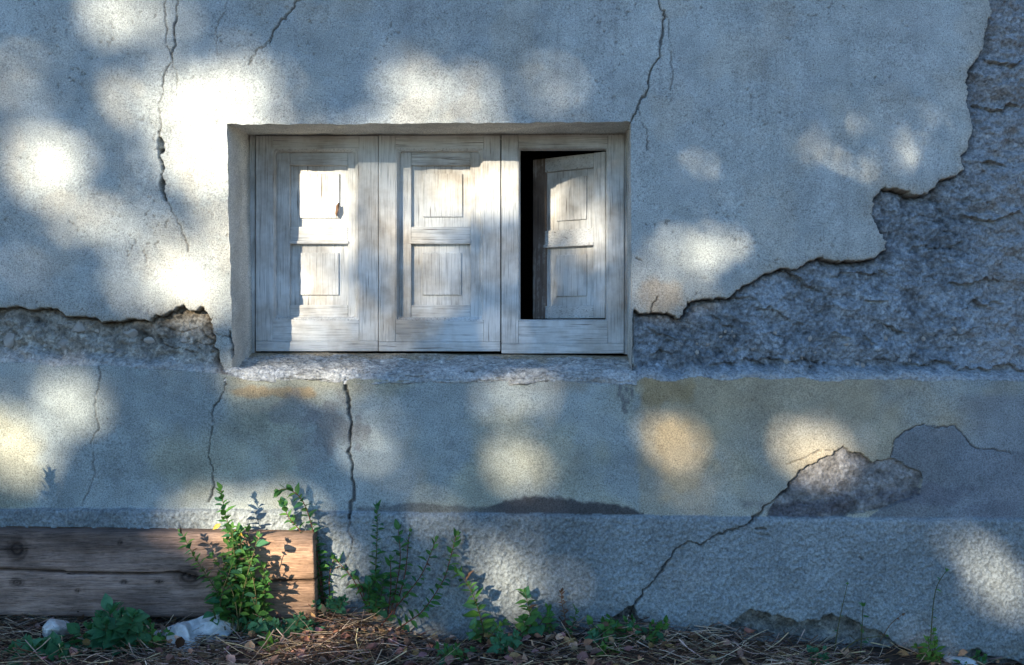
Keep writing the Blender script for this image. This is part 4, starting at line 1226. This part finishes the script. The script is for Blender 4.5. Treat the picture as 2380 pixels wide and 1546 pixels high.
GAPS = [
 (1930, 350, 0, 90, 80, .62), (2110, 350, 0, 70, 70, .7), (2020, 340, 0, 70, 70, .45), (1630, 385, 0, 40, 40, .6), (1685, 545, 0, 45, 60, .7),  # px, py, depth, rx, ry, openness
 (450, 240, 0, 62, 62, 1), (405, 170, 0, 40, 36, .6), (290, 45, 0, 70, 42, .55), (400, 60, 0, 40, 45, .4), (310, 225, 0, 40, 40, .55), (300, 300, 0, 34, 34, .45),
 (108, 375, 0, 62, 62, 1), (40, 200, 0, 56, 48, .45), (450, 330, 0, 62, 56, .9), (480, 400, 0, 40, 42, .8), (380, 390, 0, 30, 40, .45), (200, 480, 0, 70, 46, .36), (330, 560, 0, 56, 44, .5),
 (250, 520, 0, 50, 40, .42), (420, 600, 0, 52, 52, .65), (505, 650, 0, 50, 66, 1), (470, 470, 0, 40, 40, .6), (500, 250, 0, 40, 60, .7), (330, 668, 0, 44, 40, .7), (430, 680, 0, 50, 36, .75), (515, 540, 0, 26, 40, .55),
 (640, 235, 0, 54, 44, .55), (570, 195, 0, 48, 50, .6), (530, 130, 0, 30, 30, .2), (1000, 215, 0, 66, 36, .85), (1105, 225, 0, 34, 32, .5), (950, 165, 0, 34, 30, .5), (890, 235, 0, 26, 26, .35),
 (1275, 205, 0, 36, 36, .55), (185, 945, 0, 46, 48, .95), (60, 1055, 0, 50, 66, 1), (120, 990, 0, 36, 36, .6), (10, 990, 0, 40, 50, .8), (20, 885, 0, 40, 36, .33), (205, 1110, 0, 44, 40, .2),
 (600, 868, 0, 70, 20, .9), (720, 872, 0, 90, 20, .95), (570, 905, 0, 36, 20, .45), (760, 915, 0, 54, 30, .6), (1200, 915, 0, 50, 30, .75), (1575, 1040, 0, 42, 50, .8), (1590, 1110, 0, 34, 30, .45),
 (1220, 1065, 0, 54, 50, .5), (1240, 1130, 0, 40, 30, .36), (870, 1015, 0, 52, 48, .45), (900, 1090, 0, 44, 44, .36), (1590, 605, 0, 66, 56, .78), (1530, 680, 0, 44, 34, .55), 
 
 (745, 450, .23, 58, 56, 1), (750, 540, .23, 50, 30, .55), (720, 660, .23, 44, 40, .45), (800, 560, .23, 26, 50, .5), (740, 768, .2, 80, 32, .8), (870, 430, .2, 30, 50, .6), (900, 720, .2, 60, 40, .45), (820, 690, .23, 26, 40, .6),
 (1020, 435, .23, 70, 46, .9), (1110, 450, .2, 30, 50, .6), (930, 600, .2, 36, 50, .5), (1100, 600, .2, 40, 50, .4), (1000, 560, .23, 40, 30, .5), (870, 560, .2, 40, 40, .5), (780, 640, .23, 30, 50, .5), (1180, 600, .2, 30, 40, .35), (1180, 760, .2, 40, 30, .25), (900, 790, .2, 60, 24, .4), (1440, 660, .2, 24, 40, .2), (1115, 420, .23, 36, 40, .7), (960, 540, .23, 30, 40, .5), (1010, 645, .23, 44, 40, .6), (980, 710, .23, 30, 30, .5), (1155, 415, .2, 34, 40, .75), (1185, 480, .2, 26, 40, .5),
 (1312, 462, .27, 20, 22, .7), (1388, 555, .25, 26, 30, .75), (1375, 480, .24, 18, 26, .5), (1440, 560, .2, 24, 40, .4), (1330, 570, .26, 26, 20, .45), (1345, 660, .26, 26, 22, .3), (1340, 520, .26, 20, 20, .3),
 (1190, 400, .2, 40, 30, .6),
 (480, 1205, 0, 70, 30, .75), (600, 1215, 0, 80, 36, .95), (700, 1200, 0, 44, 30, .6), (690, 1330, -.09, 56, 74, .95), (650, 1265, -.09, 60, 26, .6), (600, 1280, -.09, 50, 40, .7), (530, 1260, -.09, 36, 30, .5), (700, 1410, -.09, 30, 26, .5),
 (1220, 1350, 0, 84, 46, .85), (1300, 1390, 0, 40, 30, .6), (1130, 1330, 0, 50, 44, .65), (1260, 1240, 0, 50, 46, .42), (1060, 1240, 0, 48, 40, .5), (800, 1355, 0, 40, 50, .65), (1170, 1420, 0, 50, 26, .45), (980, 1440, 0, 40, 24, .25),
 (1915, 1045, 0, 56, 30, .9), (2000, 1080, 0, 50, 20, .2), (1620, 1350, 0, 34, 30, .25), (2305, 1340, 0, 54, 36, .75), (2365, 1390, 0, 30, 40, .5), (2260, 1275, 0, 40, 26, .35), (2130, 1250, 0, 50, 24, .18), (2165, 1490, 0, 34, 36, .3),
 (820, 1490, -.15, 90, 36, .9), (1000, 1500, -.15, 60, 20, .3), (1680, 1090, 0, 40, 60, .1), (1640, 1170, 0, 60, 24, .15), (1750, 950, 0, 150, 40, .08), (120, 520, 0, 70, 60, .2), (60, 620, 0, 60, 40, .15),
]
SL = (SUN.x / -SUN.y, SUN.z / -SUN.y)          # sideways and upward drift per metre towards the sun
def tree(name, label, centre, rad, n, trunk_x, trunk_y, seed, dense=False, gaps=None, leaf=1.0, tau=5.0, thick=.2):
    r = np.random.default_rng(seed)
    base = Vector((trunk_x, trunk_y, -0.05))
    root = empty(name, base)
    tag(root, label, 'tree')
    cx, cy, cz = centre
    p = r.normal(size=(n, 3)); p /= np.linalg.norm(p, axis=1)[:, None]
    p *= r.random(n)[:, None] ** 0.4
    p = p * np.array(rad) + np.array(centre)
    if dense:     # an even thickness of leaves along the light
        uu = r.uniform(-1, 1, n); vv = r.uniform(-1, 1, n)
        k = uu ** 2 + vv ** 2 < 1
        uu, vv = uu[k], vv[k]
        hh = r.uniform(-1, 1, len(uu)) * np.sqrt(np.clip(1 - uu ** 2 - vv ** 2, .12, 1))
        dy = hh * rad[1]
        p = np.stack([cx + uu * rad[0] + SL[0] * (-dy), cy + dy, cz + vv * rad[2] + SL[1] * (-dy)], -1)
    # where each leaf's shade would fall on the wall plane
    t = -p[:, 1]
    su = (p[:, 0] - SL[0] * t) / S + CX
    sv = CY - (p[:, 2] - SL[1] * t - CAMZ) / S
    open_ = np.zeros(len(p)); grow = leaf
    su, sv = su + fbm(su, sv, 70, 3, seed + 300) * 44 * leaf, sv + fbm(su, sv, 70, 3, seed + 301) * 44 * leaf
    for (gx, gy, gd, rx, ry, o_) in (gaps or GAPS):
        q = P(gx, gy, gd)
        gu = (q.x + SL[0] * gd) / S + CX; gv = CY - (q.z + SL[1] * gd - CAMZ) / S
        e = np.hypot((su - gu) / (rx + (20 if o_ > .4 else 8) * (1 if grow == 1 else .45)), (sv - gv) / (ry + (20 if o_ > .4 else 8) * (1 if grow == 1 else .45)))
        open_ = 1 - (1 - open_) * (1 - o_ * (1 - sstep(0.65, 1.2, e)))
    TAU = tau
    keepp = np.clip(-np.log(np.clip(open_, 0, .995) * .98 + .0067) / TAU, 0, 1)
    keepp[open_ > .96] = 0
    p = p[r.random(len(p)) < keepp]
    m = len(p)
    a = r.normal(size=(m, 3)); a /= np.linalg.norm(a, axis=1)[:, None]
    b = np.cross(a, r.normal(size=(m, 3))); b /= np.linalg.norm(b, axis=1)[:, None]
    L = r.uniform(.032, .045, m)[:, None] * leaf
    v = np.stack([p - a * L, p + b * L * .55, p + a * L, p - b * L * .55], 1).reshape(-1, 3)
    f = np.arange(m * 4).reshape(m, 4)
    crown = link('crown', np_mesh('crown', v - np.array(base), f, False), M['tree_leaf'], root)
    # trunk and limbs
    V_, F_, n0 = [], [], 0
    top = np.array([cx, cy, cz - rad[2] * .55])
    paths = [(spline([np.array(base), np.array(base) * .5 + top * .5 + r.normal(0, .15, 3), top], 10), thick, thick * .6)]
    for k in range(9):
        d = r.normal(size=3); d[2] = abs(d[2]) * .8; d /= np.linalg.norm(d)
        e = top + d * np.array(rad) * np.array([.8, .8, 1.2])
        paths.append((spline([top, top * .5 + e * .5 + r.normal(0, .2, 3), e], 7), thick * .17, .006))
    for path, r0, r1 in paths:
        v, f = tube_arrays(path, r0, r1, 8); V_.append(v); F_.append(f + n0); n0 += len(v)
    link('trunk', np_mesh('trunk', np.concatenate(V_) - np.array(base), np.concatenate(F_)), M['bark'], root)
TY = -12.5
tree('shade_tree', 'leafy tree behind the photographer whose crown dapples the wall', (SL[0] * 12.5 + 0.0, TY, 0.95 + SL[1] * 12.5), (2.75, 1.6, 1.95), 190000, -9.2, -12.9, 5, True)
tree('shade_tree', 'leafy tree to the left behind the photographer', (-12.6, -13.5, 5.4), (2.6, 2.4, 2.6), 42000, -12.6, -13.8, 6)


tree('young_tree', 'small young tree to the left behind the photographer, its twigs breaking up the light', (0.86 - 3.96, -6.0, 1.30 + 2.34), (0.47, 0.30, 0.31), 8000, -4.6, -6.6, 10, True, NEAR_GAPS, 0.6, 4.0, .045)
